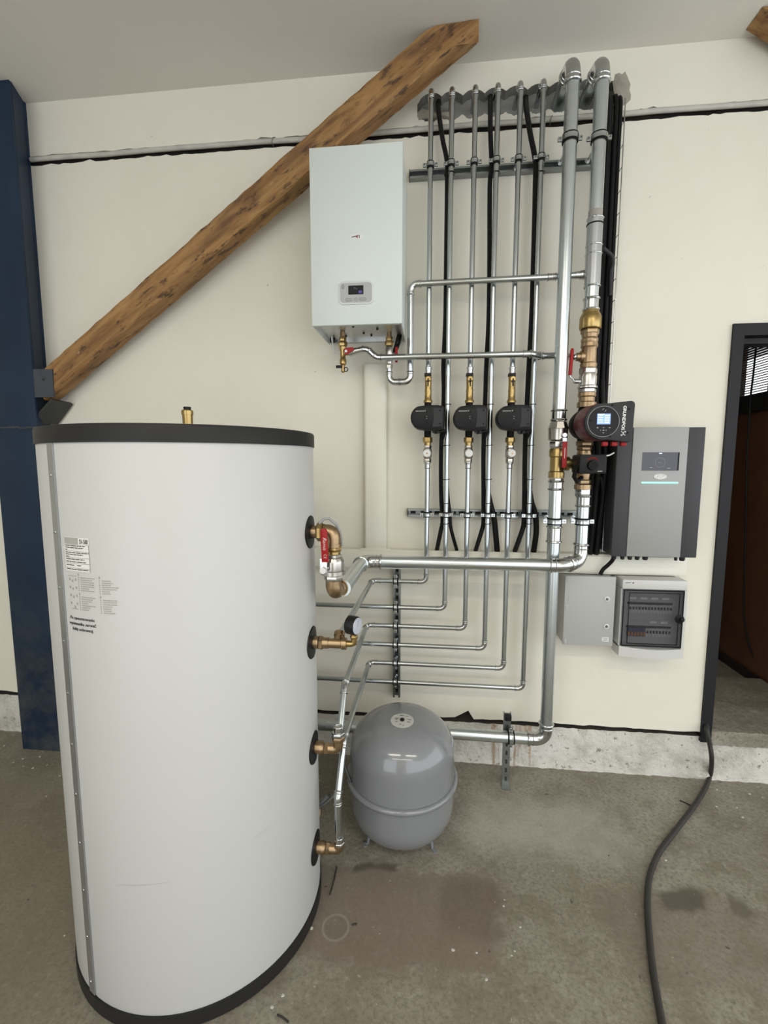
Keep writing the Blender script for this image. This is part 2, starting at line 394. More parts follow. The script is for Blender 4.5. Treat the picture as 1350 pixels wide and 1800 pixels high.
def navy_mat():
    k = NT('navy_painted_steel', 0.5); k.b.inputs['Specular IOR Level'].default_value = 0.25
    c = k.ramp(k.noise(3, 5), [(0.3, (0.010, 0.022, 0.046)), (0.7, (0.016, 0.034, 0.068))])
    o = k.xyz(); low = k.math('SUBTRACT', 1.0, k.smooth(o[2], 0.15, 1.1))
    d = k.ramp(k.noise(7, 8, 0.7), [(0.42, (0, 0, 0)), (0.62, (0.8, 0.8, 0.8))])
    c = k.mix(k.math('MULTIPLY', low, d), c, (0.075, 0.080, 0.080))
    k.bump(k.noise(30, 5), 0.15, 0.003)
    return k.color(c)
M['navy'] = navy_mat()
M['plate'] = mat('primer_grey_plate', (0.045, 0.052, 0.065), 0.5, noise=0.25, nscale=12)
M['seat'] = mat('raw_dark_plate', (0.034, 0.034, 0.032), 0.55, noise=0.2, nscale=12)
def wood_mat():
    k = NT('aged_brown_timber', 0.65)
    v = k.mapped((1.6, 16, 16)); g = k.noise(1.6, 9, 0.62, v, 0.7)
    c = k.ramp(g, [(0.28, (0.13, 0.060, 0.020)), (0.46, (0.25, 0.125, 0.040)), (0.62, (0.37, 0.205, 0.072)), (0.8, (0.46, 0.285, 0.12))])
    pit = k.noise(1, 7, 0.65, k.mapped((11, 34, 34))); c = k.mix(k.ramp(pit, [(0.35, (0.9, 0.9, 0.9)), (0.45, (0, 0, 0))]), c, (0.045, 0.022, 0.011))
    kn = k.noise(2.3, 2, 0.4, k.mapped((1.5, 5, 5), (2, 1, 0))); c = k.mix(k.ramp(kn, [(0.62, (0, 0, 0)), (0.72, (0.6, 0.6, 0.6))]), c, (0.09, 0.04, 0.018))
    sc = k.noise(5, 3, 0.5, k.mapped((2.2, 9, 9), (4, 7, 2))); c = k.mix(k.ramp(sc, [(0.745, (0, 0, 0)), (0.77, (0.8, 0.8, 0.8))]), c, (0.5, 0.43, 0.33))
    k.bump(k.math('ADD', g, k.math('MULTIPLY', pit, 1.5)), 0.6, 0.008); return k.color(c)
M['wood'] = wood_mat()

# ================================================================== SETTING
ZC = 3.365            # ceiling height
WB = 0.25             # underside of the plaster panel
GZ0, GZ1 = 3.074, 3.118   # open joint in the wall
PX = [-0.031, 0.060, 0.160, 0.256, 0.350, 0.446]   # thin pipes
X7, Y7, X8, Y8, YS = 0.540, -0.19, 0.657, -0.18, -0.10
HOLE_Z = 3.192
struct(MB().box(-5, 5.5, -5.2, 0.3, -0.15, 0.0).build('floor', M['floor']))
struct(MB().box(-5, 5.5, -5.2, 0.3, ZC, ZC + 0.2).build('ceiling', M['ceil']))
struct(MB().box(-5.15, -5, -5.2, 0.3, -0.15, ZC + 0.2).build('wall_left', M['wall']))
for xa, xb in ((-5, -3.4), (-0.75, 0.85)): struct(MB().box(xa, xb, -5.35, -5.2, -0.15, ZC + 0.2).build('added_blocker_front', M['wall']))  # unseen wall pieces added behind the camera to block light and darken reflections

def slab(outer, holes, y0, y1):
    """plate in XZ with holes, front y0, back y1"""
    bm = bmesh.new(); loops = []
    for lp in [outer] + holes:
        vs = [bm.verts.new((x, y0, z)) for x, z in lp]
        for i in range(len(vs)): bm.edges.new((vs[i], vs[(i + 1) % len(vs)]))
        loops.append(vs)
    bmesh.ops.triangle_fill(bm, use_beauty=True, use_dissolve=False, edges=list(bm.edges))
    bm.verts.index_update()
    mb = MB(); mb.add([v.co.copy() for v in bm.verts], [[v.index for v in f.verts] for f in bm.faces])
    for vs in loops:
        n = len(vs)
        b = len(mb.v); mb.v += [v.co.copy() for v in vs] + [Vector((v.co.x, y1, v.co.z)) for v in vs]
        for i in range(n):
            j = (i + 1) % n; mb.f.append([b + i, b + j, b + n + j, b + n + i]); mb.sm.append(False)
    bm.free(); return mb
rw = random.Random(3)
def jag(x0, x1, z, amp, step, sharp=0.0):
    out = []; x = x0
    while x < x1:
        out.append((x, z + rw.uniform(-amp, amp) + (rw.random() < sharp) * rw.uniform(0, amp * 3))); x += step * rw.uniform(0.5, 1.5)
    out.append((x1, z)); return out
DX0, DX1, DZ = 1.345, 2.035, 2.175     # doorway
# lower plaster panel with ragged edges along the joint and the plinth
low = jag(-5, DX0, WB, 0.004, 0.05, 0.06)
low = [(x, z + (0.045 if abs(x - 0.195) < 0.02 else 0)) for x, z in low]
outer = low + [(DX0, DZ), (DX1, DZ), (DX1, WB), (5.5, WB)] + list(reversed(jag(-5, 5.5, GZ0, 0.003, 0.03, 0.1)))
wl = MB(); wl = slab(outer, [], 0.0, 0.12)
wall = struct(wl.build('wall_back', M['wall']))
# upper plaster panel with the row of core-drilled holes
hx = PX + [X7, X8, 0.765]; HR = [0.064] * 6 + [0.066, 0.066, 0.05]
xs0, xs1 = hx[0] - 0.064, hx[-1] + 0.05
tp, bt = [], []
N = 150
for i in range(N + 1):
    x = xs0 + (xs1 - xs0) * i / N
    h = max(math.sqrt(max(r * r - (x - c) ** 2, 0)) for c, r in zip(hx, HR))
    h = max(h, 0.002)
    tp.append((x, HOLE_Z + h + rw.uniform(-.001, .001))); bt.append((x, HOLE_Z - h * 0.92 + rw.uniform(-.003, .003)))
bt[0] = (bt[0][0], HOLE_Z - 0.04); tp[0] = (tp[0][0], HOLE_Z + 0.02)
bt[-1] = (bt[-1][0], HOLE_Z - 0.03); tp[-1] = (tp[-1][0], HOLE_Z + 0.03)
hole = bt + list(reversed(tp))
outer = jag(-5, 5.5, GZ1, 0.003, 0.03, 0.08) + [(5.5, ZC), (-5, ZC)]
slab(outer, [hole], 0.0, 0.12).build('upper_panel', M['wall'], wall)
MB().box(-5, 5.5, 0.035, 0.12, GZ0 - 0.02, GZ1 + 0.02).build('joint_backing', M['gap'], wall)
MB().box(xs0 - 0.05, xs1 + 0.05, 0.055, 0.14, HOLE_Z - 0.1, HOLE_Z + 0.1).build('hole_backing', M['drill'], wall)
# inner lining of the drilled holes (bare concrete)
ln = MB(); n = len(hole); b = 0
ln.v = [Vector((x, 0.0006, z)) for x, z in hole] + [Vector((x, 0.10, z)) for x, z in hole]
cxm = (xs0 + xs1) / 2
for q in ln.v: q.z = HOLE_Z + (q.z - HOLE_Z) * 0.985; q.x = cxm + (q.x - cxm) * 0.999
for i in range(n): j = (i + 1) % n; ln.f.append([i, j, n + j, n + i]); ln.sm.append(False)
ln.build('hole_lining', M['drill'], wall)
# mortar smear beside the last hole and around the first
def lump(mb, pts, y, th):
    c = Vector((sum(p[0] for p in pts) / len(pts), sum(p[1] for p in pts) / len(pts)))
    k = len(pts)
    vs = [(x, y, z) for x, z in pts] + [(c.x + (x - c.x) * 0.75, y - th * rw.uniform(0.6, 1.2), c.y + (z - c.y) * 0.75) for x, z in pts] + [(c.x, y - th, c.y)]
    fs = [(i, (i + 1) % k, k + (i + 1) % k, k + i) for i in range(k)] + [(k + i, k + (i + 1) % k, 2 * k) for i in range(k)]
    return mb.add(vs, fs)
def pxs(l, Y=0.0): return [(at(x, y, Y).x, at(x, y, Y).z) for x, y in l]
lump(MB(), pxs([(1080, 130), (1088, 127), (1094, 129), (1099, 124), (1104, 134), (1106, 141), (1109, 148), (1107, 157), (1110, 168), (1109, 177), (1102, 184), (1095, 187), (1089, 183), (1083, 179), (1079, 160), (1077, 145)]), 0.001, 0.007).build('mortar_patch', M['mortar'], wall)
lump(MB(), pxs([(733, 198), (735, 212), (752, 208), (772, 206), (790, 206), (800, 196), (770, 200), (742, 190)]), 0.001, 0.008).build('mortar_patch', M['mortar'], wall)
# plinth of rough whitewashed concrete under the wall
def rough_strip(x0, x1, z0, z1, y, th, nx, nz, amp, seed):
    r = random.Random(seed); vs = []; fs = []
    for j in range(nz + 1):
        for i in range(nx + 1):
            vs.append((x0 + (x1 - x0) * i / nx, y - (amp * r.uniform(-1, 1) if 0 < j else amp * r.uniform(0, 2.5)), z0 + (z1 - z0) * j / nz))
    for j in range(nz):
        for i in range(nx):
            a = j * (nx + 1) + i; fs.append((a, a + 1, a + nx + 2, a + nx + 1))
    m = MB().add(vs, fs); b = nz * (nx + 1)
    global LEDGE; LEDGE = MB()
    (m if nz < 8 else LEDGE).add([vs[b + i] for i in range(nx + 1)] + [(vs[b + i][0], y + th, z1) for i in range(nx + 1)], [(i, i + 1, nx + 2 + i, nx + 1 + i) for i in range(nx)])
    return m
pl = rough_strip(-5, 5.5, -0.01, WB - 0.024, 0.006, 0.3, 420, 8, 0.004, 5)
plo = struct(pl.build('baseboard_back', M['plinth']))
LEDGE.build('shade_ledge', mat('ledge_painted_shade', (0.055, 0.048, 0.038), 0.95, noise=0.5, nscale=18), plo)  # plinth top coloured dark to stand for the recess shade under the wall
MB().box(-5, DX0, 0.05, 0.12, WB - 0.03, WB + 0.03).build('joint_backing', M['gap'], plo)
# doorway: dark steel frame and the store room beyond it
d = bpy.data.objects.new('door_1', None); COL.objects.link(d); d.location = (DX0, 0, 0.2); OFF['door_1'] = Vector((DX0, 0, 0.2)); struct(d)
MB().box(DX0 - 0.018, DX0 + 0.030, -0.012, 0.10, 0.205, DZ + 0.022).build('door_jamb', M['frame'], d)
MB().box(DX1 - 0.030, DX1 + 0.018, -0.012, 0.10, 0.205, DZ + 0.022).build('door_jamb', M['frame'], d)
MB().box(DX0 + 0.0302, DX1 - 0.0302, -0.012, 0.10, DZ - 0.030, DZ + 0.022).build('door_head', M['frame'], d)
MB().box(DX0 + 0.0305, DX1 - 0.0305, 0.02, 0.10, DZ - 0.060, DZ - 0.036).build('door_stop', M['frame'], d)
SX = 2.044
sill = rough_strip(DX0 + 0.03, DX1 - 0.03, 0.19, 0.262, -0.004, 0.62, 40, 4, 0.003, 8)
struct(sill.build('trim_1', M['floor']))
struct(MB().box(0.9, 3.4, 0.3, 4.2, 0.1, 0.195).build('floor_store_room', M['floor']))
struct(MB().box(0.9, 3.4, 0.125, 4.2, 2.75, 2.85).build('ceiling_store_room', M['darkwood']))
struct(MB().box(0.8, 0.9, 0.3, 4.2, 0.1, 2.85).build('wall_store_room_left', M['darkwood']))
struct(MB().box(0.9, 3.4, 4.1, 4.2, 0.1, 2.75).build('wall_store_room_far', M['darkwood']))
sr = struct(MB().box(SX, SX + 0.05, 0.13, 4.1, 0.195, 1.90).build('wall_store_room_right', M['brown']))
for k in range(5):     # vertical brown sheets, each lapping the next
    y0 = 0.60 + k * 0.42
    MB().box(SX - 0.012 + 0.003 * (k % 2), SX - 0.002, y0, y0 + 0.415, 0.24, 1.89).build('sheet_panel', M['brown'], sr)
rbm = MB(); zz = 0.76
while zz < 1.86: rbm.box(SX - 0.020, SX - 0.013, 1.10, 4.0, zz, zz + 0.007 * random.Random(int(zz * 1000)).uniform(0.5, 1.4)); zz += 0.016
rbm.build('rib_lines', M['rib'], sr)['kind'] = 'stuff'
MB().box(SX - 0.03, SX - 0.0205, 0.13, 4.1, 0.196, 0.255).build('skirting', M['darkwood'], sr)
MB().box(SX - 0.05, SX + 0.05, 0.13, 4.1, 1.901, 2.005).build('window_rail', M['darkwood'], sr)
MB().box(SX - 0.03, SX + 0.05, 0.13, 4.1, 2.56, 2.75).build('window_head', M['darkwood'], sr)
# ribbed glazing: narrow slats with daylight between them
sl = MB(); z = 2.012; k = 0; r2 = random.Random(5)
while z < 2.555:
    hgt = 0.006 if z < 2.24 else 0.011
    for (ya, yb) in ((0.13, 1.18), (1.20, 4.1)):
        sl.box(SX, SX + 0.012, ya, yb, z, z + hgt)
    z += 0.0155; k += 1
slo = sl.build('window_slats', M['slat'], sr); slo['kind'] = 'stuff'
MB().box(SX - 0.02, SX + 0.03, 1.10, 1.135, 2.006, 2.559).build('window_mullion', M['darkwood'], sr)
MB().box(SX + 0.05, SX + 0.10, 0.3, 0.92, 2.02, 2.70).build('outside_board', M['brown'], sr)
tag_c = MB().tube([at(1330, 600, 0.75), at(1324, 660, 0.75), at(1319, 700, 0.75), at(1313, 800, 0.76), at(1310, 950, 0.78), at(1307, 1080, 0.78), at(1315, 1130, 0.76), at(1332, 1172, 0.72), at(1350, 1190, 0.70), at(1380, 1205, 0.70)], 0.0055, 8)
solo(tag_c, 'hanging_cable', M['rubber'], 'thin dark cable hanging inside the doorway in front of brown sheets', 'cable')

# steel column on the left with the bracket carrying the timber
CY = -0.142
colu = thing('steel_column', 'navy blue painted steel column standing against the wall behind the tank', 'column', (-2.12, -0.07, 0))
MB().box(-2.248, -2.004, CY, CY + 0.014, 0, ZC, 0.002).build('front_flange', M['navy'], colu)
MB().box(-2.130, -2.118, CY + 0.014, -0.016, 0, ZC).build('web', M['navy'], colu)
MB().box(-2.248, -2.050, -0.016, -0.001, 0, ZC).build('rear_flange', M['navy'], colu)
MB().add([(-2.004, CY + 0.0145, 0), (-2.0505, -0.0165, 0), (-2.0505, -0.0165, ZC), (-2.004, CY + 0.0145, ZC), (-2.010, CY + 0.0145, 0), (-2.0565, -0.0165, 0), (-2.0565, -0.0165, ZC), (-2.010, CY + 0.0145, ZC)],
         [(0, 1, 2, 3), (7, 6, 5, 4), (0, 4, 5, 1), (3, 2, 6, 7), (0, 3, 7, 4), (1, 5, 6, 2)]).build('side_plate', M['navy'], colu)
wz = zat(20, 752, CY)
wd = MB(); wd.tube([(-2.245 + 0.24 * i / 24, CY - 0.001, wz + rw.uniform(-.003, .003)) for i in range(25)], 0.006, 6); wd.build('weld_seam', M['plate'], colu)
bp = MB().prism(pxs([(46, 649), (93, 649), (95, 698), (48, 699)], -0.135), -0.139, -0.127); bp.build('bracket_plate', M['plate'], colu)
MB().cyl(at(77, 667, -0.141), at(77, 667, -0.125), 0.007, 10).build('bolt_hole', M['gap'], colu)
# sloping seat plate of the bracket: runs back to the wall
p = [at(90, 700, -0.125), at(126, 708, -0.012), at(100, 743, -0.012), at(52, 743, -0.125)]
nrm = (p[1] - p[0]).cross(p[3] - p[0]).normalized() * 0.012
if nrm.z > 0: nrm = -nrm
MB().add([*p, *[q + nrm for q in p]], [(0, 1, 2, 3), (4, 7, 6, 5), (0, 4, 5, 1), (1, 5, 6, 2), (2, 6, 7, 3), (3, 7, 4, 0)]).build('bracket_seat', M['seat'], colu)
# diagonal timber
def beam():
    L0, L1 = -1.965, 0.16
    tz = lambda x: 3.3853 + 0.6875 * x; bz = lambda x: 3.2325 + 0.6815 * x
    yf = lambda x: -0.13 - 0.07 * (x + 1.94) / 1.94
    ang = math.atan(0.6845); ca, sa = math.cos(ang), math.sin(ang)
    O = Vector((L0, -0.1, tz(L0) - 0.05))
    def loc(x, y, z):
        d = Vector((x, y, z)) - O; return Vector((d.x * ca + d.z * sa, d.y, -d.x * sa + d.z * ca))
    n = 60; rr = random.Random(11); vs = []; fs = []
    xc_t = (ZC - 0.004 - 3.3853) / 0.6875          # where the top meets the ceiling
    for i in range(n + 1):
        x = L0 + (L1 - L0) * i / n
        y = yf(x); ring = []
        t = min(tz(x), ZC - 0.002)
        bb = bz(x)
        for (yy, zz) in ((y, t), (y - 0.001, t - 0.035), (y, t - 0.085), (y, bb + 0.006), (y + 0.006, bb), (y + 0.05, bb), (y + 0.085, bb), (y + 0.09, bb + 0.006), (y + 0.09, t)):
            j = 0.0022
            ring.append(loc(x, yy + rr.uniform(-j, j), min(zz + rr.uniform(-j, j), ZC - 0.002)))
        vs += ring
    m = 9
    for i in range(n):
        for k in range(m):
            a = i * m + k; b2 = i * m + (k + 1) % m; fs.append((a, b2, b2 + m, a + m))
    fs.append(tuple(range(m))); fs.append(tuple(n * m + k for k in range(m - 1, -1, -1)))
    mb = MB().add(vs, fs, False); o = mb.build('timber_brace', M['wood']); o.location = O; o.rotation_euler = (0, -ang, 0)
    tag(o, 'rough brown diagonal timber running from the blue column up to the ceiling', 'beam'); OFF[o.name] = Vector((0, 0, 0))
beam()
rb = MB().prism([(1.265, ZC - 0.002), (1.95, 2.920), (1.95, 3.075), (1.50, ZC - 0.002)], -0.138, -0.040)
solo(rb, 'timber_brace', M['wood'], 'end of a second brown timber at the top right corner of the ceiling', 'beam')
# conduit lying in the wall joint
cd = MB(); ptsc = [(-2.045 + 0.2 * i, -0.002 + rw.uniform(-.002, .002), 3.103 + rw.uniform(-.003, .003)) for i in range(32)]
cd.tube(ptsc, 0.0115, 10)
cdo = thing('wall_conduit', 'paint-smeared round conduit lying in the dark horizontal joint of the wall', 'conduit', (-2.0, 0, 3.09))
cd.build('conduit_pipe', M['conduit'], cdo)
for x in (-0.78, 0.50):
    MB().tube([(x, 0.005, 3.082), (x - 0.003, -0.015, 3.092), (x + 0.003, -0.017, 3.108), (x + 0.008, 0.0, 3.120)], 0.002, 6).build('wire_clip', M['galvd'], cdo)
# plastic trunking
tr = thing('cable_trunking', 'cream plastic cable trunking: upright duct below the boiler', 'trunking', (-0.286, 0, 1.145))
MB().box(-0.341, -0.232, -0.045, -0.001, 1.147, 2.053, 0.004).build('duct_body', M['trunk'], tr)
MB().box(-0.335, -0.238, -0.050, -0.0452, 1.150, 2.050, 0.002).build('duct_cover', M['trunk'], tr)
MB().box(-0.365, -0.210, -0.053, -0.047, 1.138, 1.152, 0.002).build('joint_piece', M['trunk'], tr)
tr = thing('cable_trunking', 'long cream horizontal cable trunking below the pumps and the controller', 'trunking', (0.2, 0, 1.05))
MB().box(-1.30, 1.183, -0.052, -0.001, 1.048, 1.145, 0.004).build('duct_body', M['trunk'], tr)
MB().box(-1.298, 1.181, -0.057, -0.0522, 1.055, 1.138, 0.002).build('duct_cover', M['trunk'], tr)

# ================================================================== TANK
TC = Vector((-0.798, -0.860, 0)); TR = 0.402; ZT, ZS, ZB = 1.677, 1.630, 0.052
tank = thing('buffer_tank', 'tall white cylindrical buffer tank with charcoal top and bottom rims', 'water tank', TC)
NS = 96
MB().stack(TC, (0, 0, 1), [(ZB - 0.01, TR - 0.004), (ZB, TR - 0.001), (ZB + 0.004, TR), (ZS, TR), (ZS + 0.01, TR - 0.004)], NS).build('jacket', M['tank'], tank)
MB().stack(TC, (0, 0, 1), [(ZS + 0.001, TR - 0.02), (ZS + 0.001, TR + 0.004), (ZT - 0.008, TR + 0.004), (ZT - 0.002, TR + 0.001), (ZT, TR - 0.008), (ZT, 0.04)], NS).build('top_rim', M['rim'], tank)
MB().stack(TC, (0, 0, 1), [(0.0, TR - 0.002), (0.006, TR + 0.004), (ZB - 0.003, TR + 0.004), (ZB - 0.001, TR - 0.01)], NS).build('bottom_rim', M['rim'], tank)
def cyl_hit(x, y):
    d = ray(x, y); a = d.x ** 2 + d.y ** 2; ex, ey = CAM.x - TC.x, CAM.y - TC.y
    b = 2 * (d.x * ex + d.y * ey); c = ex * ex + ey * ey - TR * TR; t = (-b - math.sqrt(max(b * b - 4 * a * c, 0))) / (2 * a)
    p = CAM + d * t; return math.atan2(p.y - TC.y, p.x - TC.x), p.z
def wrap(mb, th0, z0, lift=0.0006):
    """flat XY art (x right, y up, z out) bent round the tank"""
    out = []
    for q in mb.v:
        th = th0 + q.x / TR; r = TR + lift + max(q.z, 0)
        out.append(Vector((TC.x + math.cos(th) * r, TC.y + math.sin(th) * r, z0 + q.y)))
    mb.v = out; return mb
def flat(mb, x0, x1, y0, y1, th=0.0003):
    n = max(1, int((x1 - x0) / 0.02))
    for i in range(n):
        a = x0 + (x1 - x0) * i / n; b = x0 + (x1 - x0) * (i + 1) / n
        mb.add([(a, y0, th), (b, y0, th), (b, y1, th), (a, y1, th), (a, y0, 0), (b, y0, 0), (b, y1, 0), (a, y1, 0)], [(0, 1, 2, 3), (0, 4, 5, 1), (1, 5, 6, 2), (2, 6, 7, 3), (3, 7, 4, 0)])
    return mb
ths, _ = cyl_hit(98, 900)
sm = MB()
strip = MB(); flat(strip, -0.0135, 0.0135, ZB + 0.004, ZS - 0.001, 0.003); wrap(strip, ths, 0); so = strip.build('closing_strip', M['galvd'], tank)
so.data.materials[0] = mat('strip_aluminium', (0.40, 0.41, 0.42), 0.32, 0.8)
for k in range(11):
    z = 1.55 - k * 0.146; r = TR + 0.003
    dv = Vector((math.cos(ths - 0.012), math.sin(ths - 0.012), 0))
    MB().stack(Vector((TC.x, TC.y, z)) + dv * r, dv, [(0, 0.0048), (0.0015, 0.0042), (0.0025, 0.002)], 8).build('rivet', M['galv'], so)
# printed label: everything placed on the jacket from the strip rightwards
thl, zl = cyl_hit(113, 943); thr, zr = cyl_hit(156, 948); W = (thr - thl) * TR; Hh = 0.087
lab = flat(MB(), 0, W, -Hh, 0); wrap(lab, thl, zl); lo = lab.build('type_plate', M['sticker'], tank)
top = flat(MB(), 0.001, W * 0.6, -0.0175, -0.001, 0.0005); wrap(top, thl, zl); top.build('printed_band', M['inkg'], lo)
t = text_mb('SV-500', 0.0165, 0.0004, width=W * 0.31, bold=0.0001); wrap(t.move(Matrix.Translation((W * 0.81, -0.0105, 0.0004))), thl, zl); t.build('lettering', M['ink'], lo)
pr = MB(); rl = random.Random(2)
def tline(mb, x0, x1, y, h=0.0022, th=0.0006):
    x = x0
    while x < x1:
        l = rl.uniform(0.006, 0.02); flat(mb, x, min(x + l, x1), y - h, y, th); x += l + 0.0022
for k, (fr, y) in enumerate([(0.85, 0.0205), (0.8, 0.0255), (0.12, 0.031), (0.98, 0.038), (0.75, 0.043), (0.2, 0.0485), (0.8, 0.055), (0.85, 0.0615), (0.4, 0.0705), (0.66, 0.0705), (0.95, 0.081)]):
    tline(pr, 0.003 if k != 9 else W * 0.5, W * fr, -y)
for y in (0.0185, 0.035, 0.052, 0.0665, 0.0785): flat(pr, 0.001, W - 0.001, -y - 0.0006, -y, 0.0005)
flat(pr, W - 0.002, W - 0.001, -Hh, -0.018, 0.0005)
wrap(pr, thl, zl); pr.build('printed_lines', M['ink'], lo)
# connection scheme and lists below
th2, z2 = cyl_hit(119, 988); sch = MB(); s0 = zl - Hh - 0.012
flat(sch, 0.006, 0.036, -0.0015, 0, 0.0005)
for rr_ in range(4):
    for cc, xx in enumerate((0.008, 0.019, 0.031)):
        if rr_ == 3 and cc == 1: continue
        flat(sch, xx, xx + 0.004, -0.013 - rr_ * 0.021 - (0.004 if cc == 1 else 0), -0.007 - rr_ * 0.021 - (0.004 if cc == 1 else 0), 0.0005)
flat(sch, 0.012, 0.034, -0.088, -0.0868, 0.0005); flat(sch, 0.021, 0.026, -0.086, -0.079, 0.0005)
for bx, by, cnt in ((0.046, 0.004, 7), (0.046, -0.046, 7), (0.112, 0.0, 7), (0.112, -0.05, 7)):
    flat(sch, bx - 0.004, bx - 0.001, by - 0.003, by + 0.003, 0.0005)
    for q in range(cnt):
        flat(sch, bx - 0.004, bx - 0.002, by - 0.009 - q * 0.0055, by - 0.0065 - q * 0.0055, 0.0005)
        tline(sch, bx + 0.004, bx + 0.004 + rl.uniform(0.018, 0.045), by - 0.0065 - q * 0.0055, 0.0020)
wrap(sch, thl, s0); sch.build('connection_scheme', M['inkg'], tank)
for k, s in enumerate(('Po zamontowaniu', 'wymiennika zerwać', 'folię ochronną')):
    t = text_mb(s, 0.0118, 0.0004); wrap(t.move(Matrix.Translation((0.044, -0.112 - k * 0.0145, 0.0003))), thl, s0); t.build('lettering', M['ink'], tank)
# faint scuff smears
for (x0, y0, x1, y1, wd_) in ((207, 1556, 300, 1549, 0.005), (440, 1478, 478, 1450, 0.003), (346, 1617, 358, 1599, 0.0025)):
    a, za = cyl_hit(x0, y0); b, zb_ = cyl_hit(x1, y1); sc = MB(); n = 10
    for i in range(n):
        t0, t1 = i / n, (i + 1) / n
        sc.add([((a + (b - a) * t0 - a) * TR, (zb_ - za) * t0 - wd_ * (1 - t0) / 2, 0.0001), ((b - a) * t1 * TR, (zb_ - za) * t1 - wd_ * (1 - t1) / 2, 0.0001), ((b - a) * t1 * TR, (zb_ - za) * t1 + wd_ * (1 - t1) / 2, 0.0001), ((b - a) * t0 * TR, (zb_ - za) * t0 + wd_ * (1 - t0) / 2, 0.0001)], [(0, 1, 2, 3)])
    wrap(sc, a, za); sc.build('scuff_mark', mat('scuff_grey', (0.50, 0.50, 0.49), 0.5), tank)
# four side connections with black rosettes
NZ = [1.357, 0.985, 0.612, 0.238]; NX = TC.x + TR; NY = TC.y
for z in NZ:
    c = Vector((NX, NY, z)); ro = MB()
    # rosette follows the jacket curve
    k = 40; vs = []; R0 = 0.054
    for rad, out in ((R0, 0.0005), (R0 - 0.002, 0.004), (0.03, 0.006), (0.022, 0.006), (0.022, 0.0)):
        for i in range(k):
            an = 2 * math.pi * i / k; sy = math.cos(an) * rad; sz = math.sin(an) * rad
            th = sy / TR; r = TR + out; vs.append((TC.x + math.cos(th) * r, TC.y + math.sin(th) * r, z + sz))
    fs = [(q * k + i, q * k + (i + 1) % k, (q + 1) * k + (i + 1) % k, (q + 1) * k + i) for q in range(4) for i in range(k)]
    ro.add(vs, fs, True); ro.build('rosette', M['black'], tank)
    MB().stack(c, (1, 0, 0), [(-0.02, 0.021), (0.022, 0.021)], 24).build('connection_stub', M['bronze'], tank)
# automatic air vent on top
av = thing('air_vent', 'small brass automatic air vent standing on the tank top', 'valve', (TC.x, TC.y, ZT))
MB().stack((TC.x, TC.y, ZT), (0, 0, 1), [(-0.004, 0.011), (0.008, 0.011), (0.008, 0.0155), (0.058, 0.0165), (0.058, 0.0185), (0.070, 0.0185), (0.073, 0.016)], 24).build('vent_body', M['brass'], av)
MB().stack((TC.x, TC.y, ZT + 0.0731), (0, 0, 1), [(0, 0.011), (0.008, 0.012), (0.010, 0.011)], 16).build('vent_cap', M['black'], av)

# ================================================================== EXPANSION VESSEL
VC = Vector((-0.121, -0.462, 0)); VR = 0.222
ves = thing('expansion_vessel', 'round glossy grey expansion vessel standing on the floor below the pipes', 'expansion vessel', VC)
ZR = 0.255
prof = []
for i in range(15):
    a = math.pi / 2 * i / 14; prof.append((ZR + 0.115 + 0.150 * math.sin(a), max(VR * math.cos(a) ** 0.75 if i < 14 else 0.003, 0.003)))
dome = [(ZR, VR), (ZR + 0.06, VR * 1.0), (ZR + 0.1, VR * 0.998)] + prof
MB().stack(VC, (0, 0, 1), dome, 64).build('upper_shell', M['vessel'], ves)
bot = []
for i in range(15):
    a = math.pi / 2 * (1 - i / 14); bot.append((0.150 - 0.135 * math.sin(a), max((VR - 0.002) * math.cos(a) ** 0.55, 0.02)))
MB().stack(VC, (0, 0, 1), bot + [(ZR - 0.001, VR - 0.002)], 64).build('lower_shell', M['vessel'], ves)
MB().ring(VC + V(0, 0, ZR - 0.004), (0, 0, 1), VR + 0.004, 0.012, 64, 10).build('clamp_ring', M['vessel'], ves)
for a in (-117, -13, 115):
    an = math.radians(a - 25); dv = V(math.cos(an), math.sin(an), 0); b = VC + dv * 0.160
    MB().tube([b + V(0, 0, 0.06), b + dv * 0.005 + V(0, 0, 0.03), b + dv * 0.008 + V(0, 0, 0.006), b + dv * 0.020 + V(0, 0, 0.004)], [0.008, 0.007, 0.006, 0.006], 8).build('foot', M['vessel'], ves)
    MB().stack(b + dv * 0.022, (0, 0, 1), [(0, 0.011), (0.004, 0.011)], 14).build('foot_pad', M['vessel'], ves)
zt = ZR + 0.265
# round sticker on top, bent over the dome
def dome_z(r):
    best = min(((abs(q[1] - r), q[0]) for q in dome[3:]), key=lambda t: t[0])
    for (z0, r0), (z1, r1) in zip(dome[3:-1], dome[4:]):
        if r1 <= r <= r0: return z0 + (z1 - z0) * (r0 - r) / max(r0 - r1, 1e-6)
    return zt
sc_ = V(VC.x + 0.003, VC.y - 0.045, 0)
stk = MB(); vs = []; k = 32
rings = (0.048, 0.03, 0.012, 0.0)
for rad in rings[:-1]:
    for i in range(k):
        an = 2 * math.pi * i / k; x = sc_.x + rad * math.cos(an); y = sc_.y + rad * math.sin(an)
        vs.append((x, y, dome_z(math.hypot(x - VC.x, y - VC.y)) + 0.0015))
vs.append((sc_.x, sc_.y, dome_z(0.045) + 0.0015))
fs = [(q * k + i, q * k + (i + 1) % k, (q + 1) * k + (i + 1) % k, (q + 1) * k + i) for q in range(2) for i in range(k)] + [(2 * k + i, 2 * k + (i + 1) % k, 3 * k) for i in range(k)]
stk.add(vs, fs); sk = stk.build('round_sticker', mat('vessel_sticker', (0.50, 0.50, 0.47), 0.4), ves)
pk = MB()
